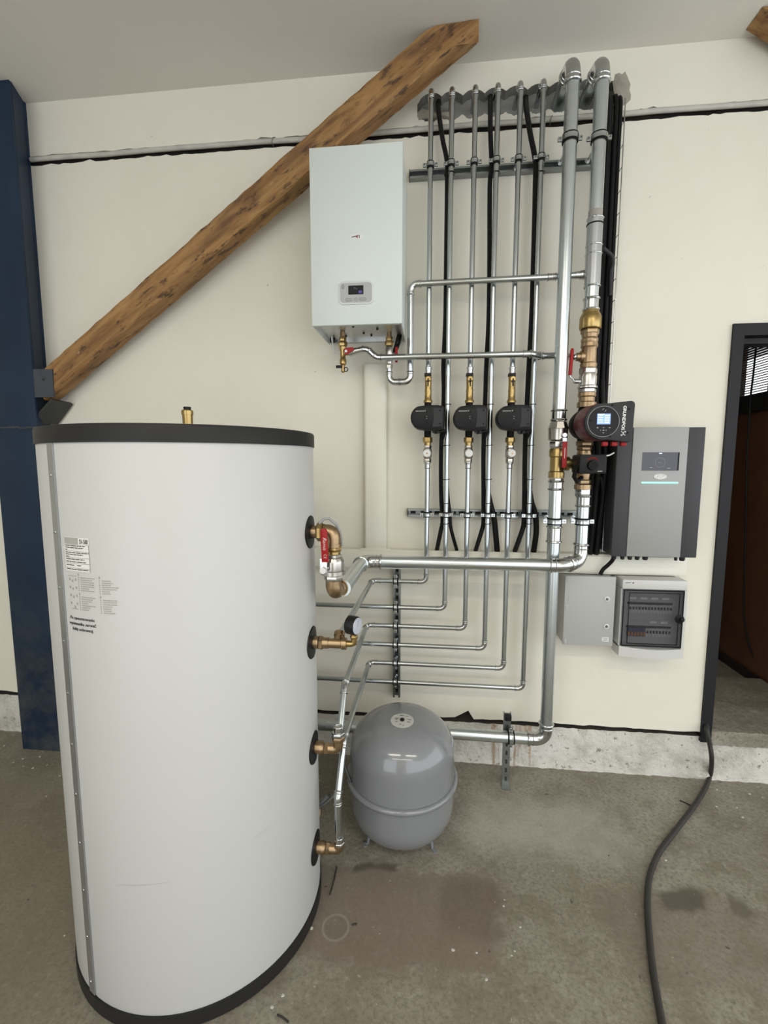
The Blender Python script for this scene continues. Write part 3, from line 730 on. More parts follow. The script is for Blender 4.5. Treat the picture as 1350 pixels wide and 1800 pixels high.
for i, (dx, dy, l) in enumerate(((-0.03, 0.008, 0.014), (-0.03, 0.0, 0.01), (-0.012, 0.03, 0.016), (0.014, 0.028, 0.012), (0.022, 0.004, 0.016), (0.02, -0.012, 0.014), (-0.01, -0.03, 0.008), (0.004, -0.034, 0.006), (-0.028, -0.014, 0.01))):
    x, y = sc_.x + dx, sc_.y + dy; vs = []
    for (ax, ay) in ((0, 0), (l, 0), (l, 0.0035), (0, 0.0035)): vs.append((x + ax, y + ay, dome_z(math.hypot(x + ax - VC.x, y + ay - VC.y)) + 0.0022))
    pk.add(vs, [(0, 1, 2, 3)])
pk.build('sticker_print', M['ink'], sk)['kind'] = 'stuff'
MB().stack((sc_.x, sc_.y, dome_z(0.045) - 0.002), (0, -0.15, 1), [(0, 0.009), (0.008, 0.009), (0.010, 0.006)], 14).build('filler_cap', M['black'], ves)

# ================================================================== PIPEWORK
def elbow_part(c, d0, d1, r, R, parent, m=None, name='press_elbow', sleeve=1.1):
    c = Vector(c); d0 = Vector(d0).normalized(); d1 = Vector(d1).normalized()
    th = d0.angle(d1); L = R * math.tan(th / 2)
    a = c - d0 * L; b = c + d1 * L; n = max(4, int(th / 0.16))
    nrm = (d1 - d0 * d0.dot(d1)).normalized(); ctr = a + nrm * R
    pts = []
    for i in range(n + 1):
        t = th * i / n; pts.append(ctr - nrm * (math.cos(t) * R) + d0 * (math.sin(t) * R))
    s = r * sleeve; S = [a - d0 * s] + pts + [b + d1 * s]
    mb = MB().tube(S, r * 1.09, 18)
    for p, d in ((a - d0 * s, d0), (b + d1 * s, d1)):
        mb.ring(p, d, r * 1.10, r * 0.20, 20, 8); 
    for p, d in ((a - d0 * s * 0.35, d0), (b + d1 * s * 0.35, d1)):
        mb.ring(p, d, r * 1.07, r * 0.10, 20, 6)
    mb.build(name, m or M['zinc'], parent); return L + s
def run(name, label, path, r, R, group=None, cat='pipe', m=None, base=None):
    path = [Vector(p) for p in path]
    t = thing(name, label, cat, base or min(path, key=lambda q: q.z), group)
    ends = [0.0] * len(path)
    for i in range(1, len(path) - 1):
        d0 = path[i] - path[i - 1]; d1 = path[i + 1] - path[i]
        ends[i] = elbow_part(path[i], d0, d1, r, R, t)
    for i in range(len(path) - 1):
        d = (path[i + 1] - path[i]).normalized(); a = path[i] + d * max(ends[i] - r * 0.8, 0); b = path[i + 1] - d * max(ends[i + 1] - r * 0.8, 0)
        MB().cyl(a, b, r, 24).build('pipe_section', m or M['galvb' if r > 0.02 else 'galv'], t)
    return t
def collar(p, d, r, L, parent, name='press_coupling', both=True):
    mb = MB().stack(p, d, [(0, r * 1.08), (L, r * 1.08)], 22)
    mb.ring(Vector(p), d, r * 1.10, r * 0.18, 22, 8)
    if both: mb.ring(Vector(p) + Vector(d).normalized() * L, d, r * 1.10, r * 0.18, 22, 8)
    return mb.build(name, M['zinc'], parent)
RS, RM, RB = 0.0115, 0.0138, 0.0275
ORD = ['first', 'second', 'third', 'fourth', 'fifth', 'sixth']
ROWZ = [1.0, 0.868, 0.772, 0.675, 0.578, 0.480]
ZTOP = 3.200
zp = lambda y, x=751: zat(x, y, YS)
# --- six thin pipes
DN = -0.312
for i, x in enumerate(PX):
    zr = ROWZ[i]
    if i % 2:
        t = run('heating_pipe', f'{ORD[i]} thin upright pipe from the boiler, turning left low down behind the tank',
                [(x, 0.09, ZTOP), (x, YS, ZTOP), (x, YS, zr), (-1.32, YS, zr)], RS, 0.026, 'thin galvanized pipe runs')
    else:
        run('heating_pipe', f'{ORD[i]} thin upright pipe from the boiler, length between wall hole and pump',
            [(x, 0.09, ZTOP), (x, YS, ZTOP), (x, YS, zp(650))], RS, 0.026, 'thin galvanized pipe runs', base=(x, YS, zp(650)))
        ww = {0: -0.296, 2: -0.325, 4: -0.312}[i]
        if i == 0: path = [(ww, YS, zr), (DN + 0.004, NY + 0.03, 1.003)]; tgt = 'the pressure gauge tee'
        elif i == 2: path = [(ww, YS, zr), (DN - 0.006, -0.70, zr), (DN, NY, 0.655), (DN, NY, 0.645)]; tgt = 'the third tank rosette'
        else: path = [(ww, YS, zr), (DN - 0.002, -0.755, zr), (DN - 0.004, NY, 0.43), (DN - 0.004, NY, 0.262)]; tgt = 'the lowest tank rosette'
        if i == 2:
            path = [(ww, YS, zr), (DN - 0.002, -0.735, zr), (DN + 0.002, NY + 0.004, 0.640)]
        run('heating_pipe', f'{ORD[i]} thin pipe, length below its pump bending forward to {tgt}',
            [(x, YS, zp(822)), (x, YS, zr)] + path, RS if i == 0 else RS, 0.026, 'thin galvanized pipe runs')
# --- two thick pipes
z7 = lambda y: zat(984, y, Y7); z8 = lambda y: zat(1035, y, Y8)
t = run('main_pipe', 'left thick galvanized pipe, upper length from wall hole to its red-levered valve',
        [(X7, 0.09, 3.195), (X7, Y7 - 0.0, 3.195), (X7, Y7, z7(735))], RB, 0.055, 'thick galvanized mains', base=(X7, Y7, z7(735)))
collar((X7, Y7, z7(738)), (0, 0, 1), RB, z7(722) - z7(738), t)
t = run('main_pipe', 'left thick galvanized pipe below its brass tee, turning left along the plinth',
        [(X7, Y7, z7(842)), (X7, Y7, 0.278), (-1.30, Y7, 0.285)], RB, 0.050, 'thick galvanized mains')
collar((X7, Y7, z7(860)), (0, 0, 1), RB, z7(846) - z7(860), t)
collar((X7, Y7, z7(952)), (0, 0, 1), RB, z7(926) - z7(952), t)
MB().stack((X7, Y7, z7(846)), (0, 0, 1), [(0, 0.031), (z7(841) - z7(846), 0.031)], 8).build('thread_adapter', M['zinc'], t)
t = run('main_pipe', 'right thick galvanized pipe, upper length with grey couplings above the brass union',
        [(X8, 0.09, 3.195), (X8, Y8, 3.195), (X8, Y8, z8(545))], RB, 0.055, 'thick galvanized mains', base=(X8, Y8, z8(545)))
MB().stack((X8, Y8, z8(505)), (0, 0, 1), [(0, 0.0315), (z8(386) - z8(505), 0.0315)], 24).build('long_coupling', mat('grey_coupling', (0.46, 0.47, 0.48), 0.33, 0.75), t)
for y in (386, 433, 448, 504): MB().ring((X8, Y8, z8(y)), (0, 0, 1), 0.0315, 0.0030, 24, 8).build('bead_ring', M['zinc'], t)
MB().ring((X8, Y8, z8(396)), (0, 0, 1), 0.0315, 0.0028, 24, 8).build('rubber_band', M['rubber'], t)
MB().stack((X8, Y8, z8(385)), (0, 0, 1), [(0, RB + 0.0006), (z8(372) - z8(385), RB + 0.0006)], 24).build('tape_wrap', mat('grey_tape', (0.32, 0.30, 0.27), 0.6), t)
collar((X8, Y8, z8(545)), (0, 0, 1), RB, z8(526) - z8(545), t)
YM = -0.262
ZM = 1.131
t = run('main_pipe', 'thick galvanized pipe running left below the pumps from the right main to the tank valve',
        [(X8 + 0.006, Y8, z8(880)), (X8 + 0.006, Y8, ZM + 0.004), (X7 + 0.02, YM, ZM + 0.002), (-0.318, YM, ZM), (-0.300, NY + 0.045, 1.160)], RB, 0.050, 'thick galvanized mains')
collar((X8 + 0.006, Y8, z8(889)), (0, 0, 1), RB, z8(872) - z8(889), t)
MB().hexa((X8 + 0.004, Y8, z8(872)), (0, 0, 1), 0, z8(859) - z8(872), 0.036).build('thread_adapter', M['zinc'], t)
# --- valves of the left main
va = thing('ball_valve', 'nickel ball valve with a red lever on the left thick pipe above the brass tee', 'valve', (X7, Y7, z7(787)))
mb = MB(); P = (X7, Y7, 0)
mb.hexa(P, (0, 0, 1), z7(741), z7(736), 0.034); mb.stack(P, (0, 0, 1), [(z7(753), 0.042), (z7(742), 0.034)], 8)
mb.stack(P, (0, 0, 1), [(z7(775), 0.030), (z7(773), 0.040), (z7(756), 0.041), (z7(753), 0.043)], 24); mb.hexa(P, (0, 0, 1), z7(787), z7(776), 0.034)
mb.build('valve_body', M['nickel'], va)
MB().cyl((X7 + 0.014, Y7 - 0.035, z7(766)), (X7 + 0.014, Y7 - 0.058, z7(766)), 0.009, 14).build('stem_nut', M['zinc'], va)
lv = MB().box(X7 + 0.004, X7 + 0.024, Y7 - 0.066, Y7 - 0.060, z7(822), z7(777), 0.003)
lo = lv.build('lever', M['red'], va)
MB().box(X7 + 0.006, X7 + 0.022, Y7 - 0.0595, Y7 - 0.056, z7(781), z7(771)).build('lever_arm', M['zinc'], va)
MB().box(X7 + 0.0132, X7 + 0.0148, Y7 - 0.0668, Y7 - 0.0661, z7(806), z7(788)).build('lettering', M['sticker'], lo)
te = thing('brass_tee', 'brass tee on the left thick pipe branching right to the mixing valve', 'fitting', (X7, Y7, z7(840)))
mb = MB(); mb.stack(P, (0, 0, 1), [(z7(840), 0.034), (z7(830), 0.034), (z7(828), 0.029), (z7(804), 0.029), (z7(802), 0.034), (z7(792), 0.034), (z7(788), 0.030)], 24)
mb.build('tee_body', M['brass'], te)
zb7 = z7(815); bd = Vector((X8 - X7, Y8 - Y7, 0)); bl = bd.length
MB().stack((X7, Y7, zb7), bd, [(0.022, 0.026), (0.034, 0.026), (0.034, 0.031), (0.050, 0.031), (0.050, 0.022), (0.066, 0.022)], 22).build('branch', M['brass'], te)
# --- stack of the right main
P8 = (X8, Y8, 0)
un = thing('brass_union', 'bright brass union nut on the right thick pipe below the grey coupling', 'fitting', (X8, Y8, z8(604)))
mb = MB(); mb.stack(P8, (0, 0, 1), [(z8(551), 0.034), (z8(546), 0.032)], 24); mb.stack(P8, (0, 0, 1), [(z8(579), 0.043), (z8(577), 0.0455), (z8(560), 0.0455), (z8(556), 0.042), (z8(551), 0.036)], 10)
mb.build('union_nut', M['brass'], un)
mb = MB(); mb.hexa(P8, (0, 0, 1), z8(588), z8(579), 0.039); mb.stack(P8, (0, 0, 1), [(z8(604), 0.031), (z8(600), 0.035), (z8(597), 0.035), (z8(594), 0.031), (z8(588), 0.034)], 24)
mb.build('union_tail', M['bronze'], un)
te = thing('brass_tee', 'brass tee on the right thick pipe taking the boiler supply from the left', 'fitting', (X8, Y8, z8(647)))
MB().stack(P8, (0, 0, 1), [(z8(647), 0.033), (z8(640), 0.035), (z8(638), 0.031), (z8(613), 0.030), (z8(610), 0.035), (z8(604), 0.034)], 24).build('tee_body', M['bronze'], te)
zt8 = z8(627)
MB().stack((X8, Y8, zt8), (-1, 0, 0), [(0.02, 0.024), (0.036, 0.024), (0.036, 0.018), (0.052, 0.018)], 20).build('branch', M['bronze'], te)
va = thing('ball_valve', 'silver ball valve with upright red lever on the right thick pipe above the large pump', 'valve', (X8, Y8, z8(691)))
mb = MB(); mb.hexa(P8, (0, 0, 1), z8(658), z8(647), 0.038); mb.stack(P8, (0, 0, 1), [(z8(683), 0.041), (z8(680), 0.041), (z8(678), 0.036), (z8(664), 0.037), (z8(658), 0.034)], 24); mb.hexa(P8, (0, 0, 1), z8(691), z8(683.5), 0.038)
mb.build('valve_body', M['nickel'], va)
MB().cyl((X8 - 0.034, Y8 - 0.01, z8(671)), (X8 - 0.060, Y8 - 0.014, z8(671)), 0.010, 12).build('stem_nut', M['zinc'], va)
a = V(X8 - 0.058, Y8 - 0.014, z8(671)); 
MB().tube([a, a + V(-0.008, 0, 0.012), a + V(-0.018, 0, 0.020), a + V(-0.020, 0, 0.032)], 0.0035, 8).build('lever_arm', M['zinc'], va)
MB().tube([a + V(-0.020, 0, 0.026), a + V(-0.018, 0, 0.08), a + V(-0.016, 0, 0.128), a + V(-0.015, 0, 0.138)], [0.0075, 0.0075, 0.0075, 0.005], 10).build('lever', M['red'], va)
un = thing('brass_union', 'brass union nut directly on top of the large black and maroon pump', 'fitting', (X8, Y8, z8(716)))
MB().stack(P8, (0, 0, 1), [(z8(716), 0.039), (z8(708), 0.040), (z8(706), 0.033), (z8(699), 0.033), (z8(697), 0.037), (z8(691), 0.037)], 12).build('union_nut', M['bronze'], un)
un = thing('brass_union', 'brass union nuts between the large pump and the mixing valve', 'fitting', (X8, Y8, z8(800)))
mb = MB(); mb.hexa(P8, (0, 0, 1), z8(784), z8(775), 0.036); mb.hexa(P8, (0, 0, 1), z8(792), z8(784.5), 0.032); mb.stack(P8, (0, 0, 1), [(z8(806), 0.029), (z8(798), 0.031), (z8(792), 0.027)], 20)
mb.build('union_nut', M['bronze'], un)
mv = thing('mixing_valve', 'brass three-way mixing valve with a black square actuator and round knob', 'valve', (X8, Y8, z8(860)))
mb = MB(); mb.stack(P8, (0, 0, 1), [(z8(843), 0.026), (z8(834), 0.030), (z8(808), 0.030)], 22); mb.hexa(P8, (0, 0, 1), z8(851), z8(843), 0.035); mb.stack(P8, (0, 0, 1), [(z8(860), 0.036), (z8(852), 0.036)], 22)
mb.build('valve_body', M['bronze'], mv)
zm = z8(817)
MB().stack((X8, Y8, zm), -bd, [(0.02, 0.022), (bl - 0.068, 0.022)], 18).build('side_port', M['bronze'], mv)
YA = -0.315
oc = at(1043, 816, YA)
def rrect(cx, cz, w_, h_, r, n=5, tl=0):
    out = []
    for (sx, sz, a0) in ((1, 1, 0), (-1, 1, 90), (-1, -1, 180), (1, -1, 270)):
        for i in range(n + 1):
            an = math.radians(a0 + 90 * i / n); out.append((cx + sx * (w_ / 2 - r) + math.cos(an) * r, cz + sz * (h_ / 2 - r) + math.sin(an) * r))
    return out
ab = MB().prism(rrect(oc.x, oc.z, 0.108, 0.080, 0.010), YA, Y8 - 0.028, 0.006).build('actuator_box', M['black'], mv)
k = at(1041, 818, YA)
MB().cyl((k.x, YA - 0.001, k.z), (k.x, YA - 0.016, k.z), 0.021, 24, 0.019).build('knob', M['rubber'], ab)
arc = []
for i in range(9):
    an = math.radians(40 + 95 * i / 8); arc.append((k.x + math.cos(an) * 0.030, YA - 0.0005, k.z + math.sin(an) * 0.030))
MB().tube(arc, [0.0006, 0.0018, 0.0022, 0.0024, 0.0024, 0.0022, 0.002, 0.0015, 0.0006], 6).build('scale_arc', M['red'], ab)
MB().box(oc.x + 0.018, oc.x + 0.036, YA - 0.0008, YA + 0.001, oc.z - 0.031, oc.z - 0.027).build('lettering', M['inkg'], ab)
MB().tube([at(1046, 805, -0.27), at(1062, 802, -0.26), at(1072, 800, -0.25), at(1079, 796, -0.22)], 0.0032, 8).build('actuator_lead', M['sticker'], mv)
MB().tube([at(1020, 812, -0.30), at(1013, 823, -0.29), at(1009, 838, -0.28), at(1014, 846, -0.26), at(1022, 840, -0.22)], 0.009, 10).build('actuator_hose', M['rubber'], mv)

# --- large circulation pump
YF = -0.365
pc = at(1062, 741, YF); PCX, PCZ = pc.x, pc.z
pu = thing('circulation_pump', 'large black and maroon circulation pump with a blue lit display on the right thick pipe', 'pump', (X8, Y8, z8(776)))
mb = MB(); mb.stack(P8, (0, 0, 1), [(z8(776), 0.030), (z8(768), 0.034), (z8(722), 0.034), (z8(716), 0.030)], 24)
mb.stack((X8 - 0.004, Y8 + 0.035, PCZ), (0, -1, 0), [(0, 0.045), (0.012, 0.062), (0.05, 0.068), (0.075, 0.066)], 32)
mb.build('volute', M['rubber'], pu)
MB().stack((X8 - 0.002, Y8 - 0.041, PCZ), (0, -1, 0), [(0, 0.058), (0.012, 0.058)], 32).build('steel_ring', M['nickel'], pu)
ax = Vector((PCX, YF + 0.03, PCZ)) - Vector((X8, Y8 - 0.05, PCZ))
MB().stack((X8, Y8 - 0.053, PCZ), ax, [(0, 0.066), (0.01, 0.074), (ax.length * 0.75, 0.076), (ax.length - 0.001, 0.074)], 40).build('motor_housing', M['dred'], pu)
# control head: round at the left, square at the right
def head_outline(s=1.0):
    R0 = 0.0725 * s; out = []
    for i in range(25):
        an = math.radians(80 + 200 * i / 24); out.append((PCX + R0 * math.cos(an), PCZ + R0 * math.sin(an)))
    xr = PCX + 0.1145 * s; zt_, zb_ = PCZ + 0.080 * s, PCZ - 0.082 * s; r = 0.016
    for (cx, cz, a0) in ((xr - r - 0.004, zb_ + r, 270), (xr - r, zt_ - r, 0)):
        for i in range(7):
            an = math.radians(a0 + 90 * i / 6); out.append((cx + r * math.cos(an), cz + r * math.sin(an)))
    return out
hd = MB().prism(head_outline(), YF, YF + 0.030, 0.004).build('control_head', M['dgrey'], pu)
MB().prism(head_outline(0.985), YF + 0.0301, YF + 0.050).build('head_back', M['dred'], pu)
for dx in (0.004, 0.040, 0.075): MB().box(PCX + dx, PCX + dx + 0.022, YF + 0.016, YF + 0.040, PCZ - 0.096, PCZ - 0.0785, 0.003).build('cable_gland', M['red'], pu)
MB().stack((PCX - 0.003, YF - 0.0006, PCZ), (0, 1, 0), [(0, 0.0595), (0.004, 0.0600)], 48).build('control_dial', M['black'], hd)
MB().ring((PCX - 0.003, YF - 0.0006, PCZ), (0, 1, 0), 0.060, 0.0009, 48, 6).build('dial_edge', M['panel'], hd)
dc = at(1061.5, 736.5, YF - 0.002)
ds = MB().box(dc.x - 0.0255, dc.x + 0.0255, YF - 0.0022, YF - 0.0007, dc.z - 0.0205, dc.z + 0.0205).build('display', M['blue'], hd)
tx = MB()
for k in range(4):
    tx.box(dc.x - 0.022, dc.x - 0.003, YF - 0.0026, YF - 0.00225, dc.z + 0.013 - k * 0.009, dc.z + 0.0165 - k * 0.009)
    tx.box(dc.x + 0.003, dc.x + 0.021, YF - 0.0026, YF - 0.00225, dc.z + 0.011 - k * 0.009, dc.z + 0.0155 - k * 0.009)
tx.box(dc.x - 0.024, dc.x + 0.002, YF - 0.0026, YF - 0.00225, dc.z + 0.0175, dc.z + 0.0200)
tx.build('display_text', M['bluel'], hd)
bs = MB()
for (dx, dz, w_, h_) in ((-0.022, -0.034, 0.006, 0.005), (0.001, -0.034, 0.005, 0.003), (0.024, -0.034, 0.006, 0.003), (-0.010, -0.044, 0.0025, 0.004), (0.001, -0.044, 0.007, 0.004), (0.011, -0.044, 0.003, 0.004), (0.001, -0.054, 0.005, 0.003)):
    bs.box(dc.x + dx - w_ / 2, dc.x + dx + w_ / 2, YF - 0.0012, YF - 0.0007, dc.z + dz - h_ / 2, dc.z + dz + h_ / 2)
bs.build('key_marks', M['inkg'], hd)
el = MB()
for a0, a1 in ((100, 190), (280, 370)):
    el.tube([(dc.x + 0.0005 + 0.006 * math.cos(math.radians(a0 + (a1 - a0) * i / 8)), YF - 0.001, dc.z + 0.035 + 0.006 * math.sin(math.radians(a0 + (a1 - a0) * i / 8))) for i in range(9)], 0.0011, 6)
el.build('indicator_eye', M['inkg'], hd)
sw = MB()
for (px_, py_) in ((1076.5, 712), (1106, 719), (1103, 760.5), (1072.5, 767), (1038, 739)):
    q = at(px_, py_, YF - 0.001); sw.cyl((q.x, YF - 0.0012, q.z), (q.x, YF + 0.002, q.z), 0.0042, 12)
sw.build('screw_recess', M['rubber'], hd)
g0, g1 = at(1098.5, 713, YF), at(1094.5, 756, YF)
t = text_mb('GRUNDFOS', 0.0165, 0.0004, width=(g0 - g1).length, bold=0.0005)
ang = math.atan2((g1 - g0).z, (g1 - g0).x)
face_front(t, ((g0.x + g1.x) / 2, YF - 0.0008, (g0.z + g1.z) / 2), ang); t.build('lettering', M['white'], hd)
xg = at(1095.5, 762, YF); lg = MB()
for (x0, z0, x1, z1) in ((-0.008, 0.009, 0.007, -0.008), (0.006, 0.009, -0.002, 0.001), (-0.007, -0.009, -0.001, -0.003), (0.0085, 0.003, 0.0085, 0.009), (-0.0085, -0.002, -0.0085, -0.009)):
    lg.tube([(xg.x + x0, YF - 0.0008, xg.z + z0), (xg.x + x1, YF - 0.0008, xg.z + z1)], 0.0013, 6)
lg.build('logo_mark', M['white'], hd)

# --- three small pumps with the valves above and below
SIDE = ['left', 'middle', 'right']
for k, i in enumerate((0, 2, 4)):
    x = PX[i]; P = (x, YS, 0); Z = lambda y: zp(y, 751 + 76 * k)
    pv = thing('isolation_valve', f'brass isolation valve with a black handle above the {SIDE[k]} small pump', 'valve', (x, YS, Z(712)), 'brass valves above the small pumps')
    MB().stack(P, (0, 0, 1), [(Z(656.5), 0.0145), (Z(650), 0.0135), (Z(648), 0.0155), (Z(646), 0.0155), (Z(645), 0.013)], 18).build('press_adapter', M['zinc'], pv)
    mb = MB(); mb.stack(P, (0, 0, 1), [(Z(708), 0.021), (Z(705), 0.0215), (Z(702), 0.0165), (Z(689), 0.0155), (Z(687), 0.0170), (Z(684), 0.0150), (Z(676), 0.0155), (Z(662), 0.0160), (Z(658), 0.0145)], 20)
    mb.build('valve_body', M['brass'], pv)
    MB().box(x - 0.018, x + 0.014, YS - 0.020, YS + 0.012, Z(662), Z(656.8), 0.002).build('handle_cap', M['black'], pv)
    MB().stack((x, YS - 0.015, Z(668)), (0, -1, 0), [(0, 0.012), (0.012, 0.0135), (0.016, 0.0135), (0.018, 0.011)], 20).build('dial', M['brass'], pv)
    MB().box(x - 0.003, x + 0.003, YS - 0.0375, YS - 0.0335, Z(681), Z(667.5), 0.001).build('pointer_handle', M['black'], pv)
    MB().box(x - 0.007, x + 0.008, YS - 0.0377, YS - 0.0340, Z(673), Z(671)).build('pointer_wing', M['black'], pv)
    pu = thing('circulation_pump', f'{SIDE[k]} one of the three small black circulation pumps', 'pump', (x, YS, Z(768)), 'small black circulation pumps')
    mb = MB(); mb.stack(P, (0, 0, 1), [(Z(768), 0.0165), (Z(708.5), 0.0165)], 20); mb.stack((x, YS + 0.03, Z(737)), (0, -1, 0), [(0, 0.03), (0.01, 0.045), (0.055, 0.048), (0.062, 0.047)], 28)
    mb.build('volute', M['rubber'], pu)
    yf = -0.205; c = V(x, 0, Z(737.5)); ol = []
    for j in range(13):       # rounded left end
        an = math.radians(105 + 150 * j / 12); ol.append((c.x - 0.030 + 0.046 * math.cos(an), c.z + 0.052 * math.sin(an)))
    ol += [(c.x + 0.0, c.z - 0.0565), (c.x + 0.045, c.z - 0.0555), (c.x + 0.068, c.z - 0.052), (c.x + 0.073, c.z - 0.047), (c.x + 0.073, c.z + 0.044), (c.x + 0.069, c.z + 0.050), (c.x + 0.045, c.z + 0.055), (c.x + 0.0, c.z + 0.0555)]
    bdy = MB().prism(ol, yf, YS - 0.0325, 0.009).build('control_head', M['black'], pu)
    pl_ = [(c.x + 0.022, c.z - 0.042), (c.x + 0.064, c.z - 0.039), (c.x + 0.066, c.z + 0.037), (c.x + 0.024, c.z + 0.042), (c.x + 0.027, c.z + 0.02), (c.x + 0.027, c.z - 0.015)]
    MB().prism(pl_, yf - 0.0012, yf + 0.002).build('terminal_cover', M['dgrey'], bdy)
    t = text_mb('GRUNDFOS', 0.0062, 0.0003, width=0.037, bold=0.0003); face_front(t, (c.x - 0.035, yf - 0.0006, c.z + 0.028)); t.build('lettering', M['inkg'], bdy)
    t = text_mb('X', 0.0085, 0.0003, bold=0.0003); face_front(t, (c.x - 0.011, yf - 0.0006, c.z + 0.029)); t.build('logo_mark', M['inkg'], bdy)
    mk = MB(); 
    for (dx, dz, w_, h_) in ((-0.0035, 0.004, 0.003, 0.003), (-0.0035, -0.005, 0.003, 0.003)):
        mk.box(c.x + dx - w_ / 2, c.x + dx + w_ / 2, yf - 0.0006, yf + 0.0005, c.z + dz - h_ / 2, c.z + dz + h_ / 2)
    mk.build('status_light', M['inkg'], bdy)
    mk = MB()
    for (dx, dz) in ((-0.003, 0.024), (-0.003, -0.023), (0.055, 0.030), (0.056, -0.028)): mk.cyl((c.x + dx, yf - 0.0016, c.z + dz), (c.x + dx, yf + 0.002, c.z + dz), 0.0042, 12)
    mk.build('screw_recess', M['rubber'], bdy)
    for dx in (0.022, 0.042): MB().box(c.x + dx, c.x + dx + 0.012, -0.165, -0.15, c.z - 0.066, c.z - 0.0555).build('cable_gland', M['dgrey'], pu)
    MB().tube([(c.x + 0.030, -0.150, c.z - 0.064), (c.x + 0.055, -0.150, c.z - 0.061), (c.x + 0.085, -0.140, c.z - 0.052)], 0.0065, 10).build('plug', M['black'], pu)
    MB().tube([(c.x + 0.084, -0.140, c.z - 0.053), (c.x + 0.076, -0.128, c.z - 0.075), (c.x + 0.068, -0.108, c.z - 0.10), (c.x + 0.066, -0.092, c.z - 0.13)], 0.0055, 10).build('pump_lead', M['rubber'], pu)
    cv = thing('check_valve', f'nickel valve with a white cap below the {SIDE[k]} small pump', 'valve', (x, YS, Z(826)), 'capped valves below the small pumps')
    mb = MB(); mb.hexa(P, (0, 0, 1), Z(778), Z(768.5), 0.0225); mb.stack(P, (0, 0, 1), [(Z(783), 0.0155), (Z(778), 0.0165)], 18); mb.build('union_nut', M['brass'], cv)
    mb = MB(); mb.hexa(P, (0, 0, 1), Z(788), Z(783), 0.0185); mb.stack(P, (0, 0, 1), [(Z(806), 0.017), (Z(803), 0.021), (Z(791), 0.021), (Z(788), 0.0175)], 20); mb.hexa(P, (0, 0, 1), Z(813), Z(806), 0.0185)
    mb.build('valve_body', M['nickel'], cv)
    MB().stack((x - 0.002 + 0.003 * k, YS - 0.016, Z(797)), (0, -1, 0), [(0, 0.016), (0.014, 0.0180), (0.018, 0.0180), (0.020, 0.0165)], 24).build('round_cap', M['sticker'], cv)
    if k != 1:
        cx = x - 0.002 + 0.003 * k; tri = [(cx - 0.006, Z(797) - 0.004), (cx + 0.006, Z(797) - 0.004), (cx, Z(797) + 0.006)] if k == 0 else [(cx + 0.004, Z(797) - 0.006), (cx + 0.004, Z(797) + 0.005), (cx - 0.006, Z(797))]
        MB().prism(tri, YS - 0.0368, YS - 0.0355).build('arrow_mark', M['brass'], cv)
    MB().stack(P, (0, 0, 1), [(Z(823), 0.0135), (Z(816), 0.0135), (Z(814.5), 0.017), (Z(813), 0.017)], 18).build('press_adapter', M['zinc'], cv)
    MB().ring((x, YS, Z(823)), (0, 0, 1), 0.0128, 0.0022, 18, 8).build('bead_ring', M['zinc'], cv)

# ================================================================== BOILER
BX0, BX1, BZ0, BZ1, BYF, BYB = -0.517, -0.137, 2.150, 2.843, -0.340, -0.022
bo = thing('wall_boiler', 'white rectangular wall-mounted boiler with a small display panel', 'boiler', ((BX0 + BX1) / 2, -0.18, BZ0))
MB().box(BX0, BX1, BYF, BYF + 0.022, BZ0, BZ1, 0.003).build('front_cover', M['boiler'], bo)
cs = MB(); y0, y1 = BYF + 0.0225, BYB
cs.box(BX0 + 0.002, BX0 + 0.006, y0, y1, BZ0 + 0.0, BZ1 - 0.002); cs.box(BX1 - 0.006, BX1 - 0.002, y0, y1, BZ0, BZ1 - 0.002); cs.box(BX0 + 0.0062, BX1 - 0.0062, y0, y1, BZ1 - 0.008, BZ1 - 0.002)
cs.build('side_casing', M['boiler'], bo)
MB().box(BX0 + 0.0065, BX1 - 0.0065, y0, BYB, BZ0 + 0.022, BZ0 + 0.026).build('bottom_plate', M['sheet'], bo)
MB().box(BX0 + 0.006, BX1 - 0.006, BYB, -0.001, BZ0 + 0.01, BZ1 - 0.01).build('back_plate', M['sheet'], bo)
sc = MB()
for (dx, dy) in ((0.10, -0.10), (0.19, -0.14), (0.22, -0.10), (0.26, -0.20), (0.16, -0.25), (0.30, -0.28)): sc.cyl((BX0 + dx, dy, BZ0 + 0.0215), (BX0 + dx, dy, BZ0 + 0.015), 0.005, 10)
sc.build('plate_screw', M['black'], bo)
# control panel
pc = at(626, 515, BYF); pw, ph = 0.146, 0.092
pn = MB().prism(rrect(pc.x, pc.z, pw, ph, 0.020), BYF - 0.004, BYF - 0.0002, 0.0015).build('control_panel', M['lpanel'], bo)
MB().prism(rrect(pc.x, pc.z, pw - 0.014, ph - 0.014, 0.014), BYF - 0.0048, BYF - 0.0041).build('panel_face', M['panel'], pn)
d = at(625.5, 509.7, BYF - 0.005); MB().box(d.x - 0.0315, d.x + 0.0315, BYF - 0.0058, BYF - 0.0049, d.z - 0.0175, d.z + 0.0175).build('display', M['screen'], pn)
t = text_mb('80', 0.015, 0.0002); face_front(t, (d.x + 0.019, BYF - 0.0061, d.z - 0.009)); t.build('display_digits', M['digit'], pn)
tk = MB()
for (dx, dz, h_) in ((-0.008, 0.008, 0.008), (-0.003, 0.007, 0.006), (0.003, 0.004, 0.005)): tk.box(d.x + dx, d.x + dx + 0.0022, BYF - 0.0061, BYF - 0.0058, d.z + dz - h_ / 2, d.z + dz + h_ / 2)
tk.build('display_symbol', mat('lcd_dim', (0.05, 0.05, 0.07), 0.4, emit=(0.1, 0.1, 0.2), estr=0.3), pn)
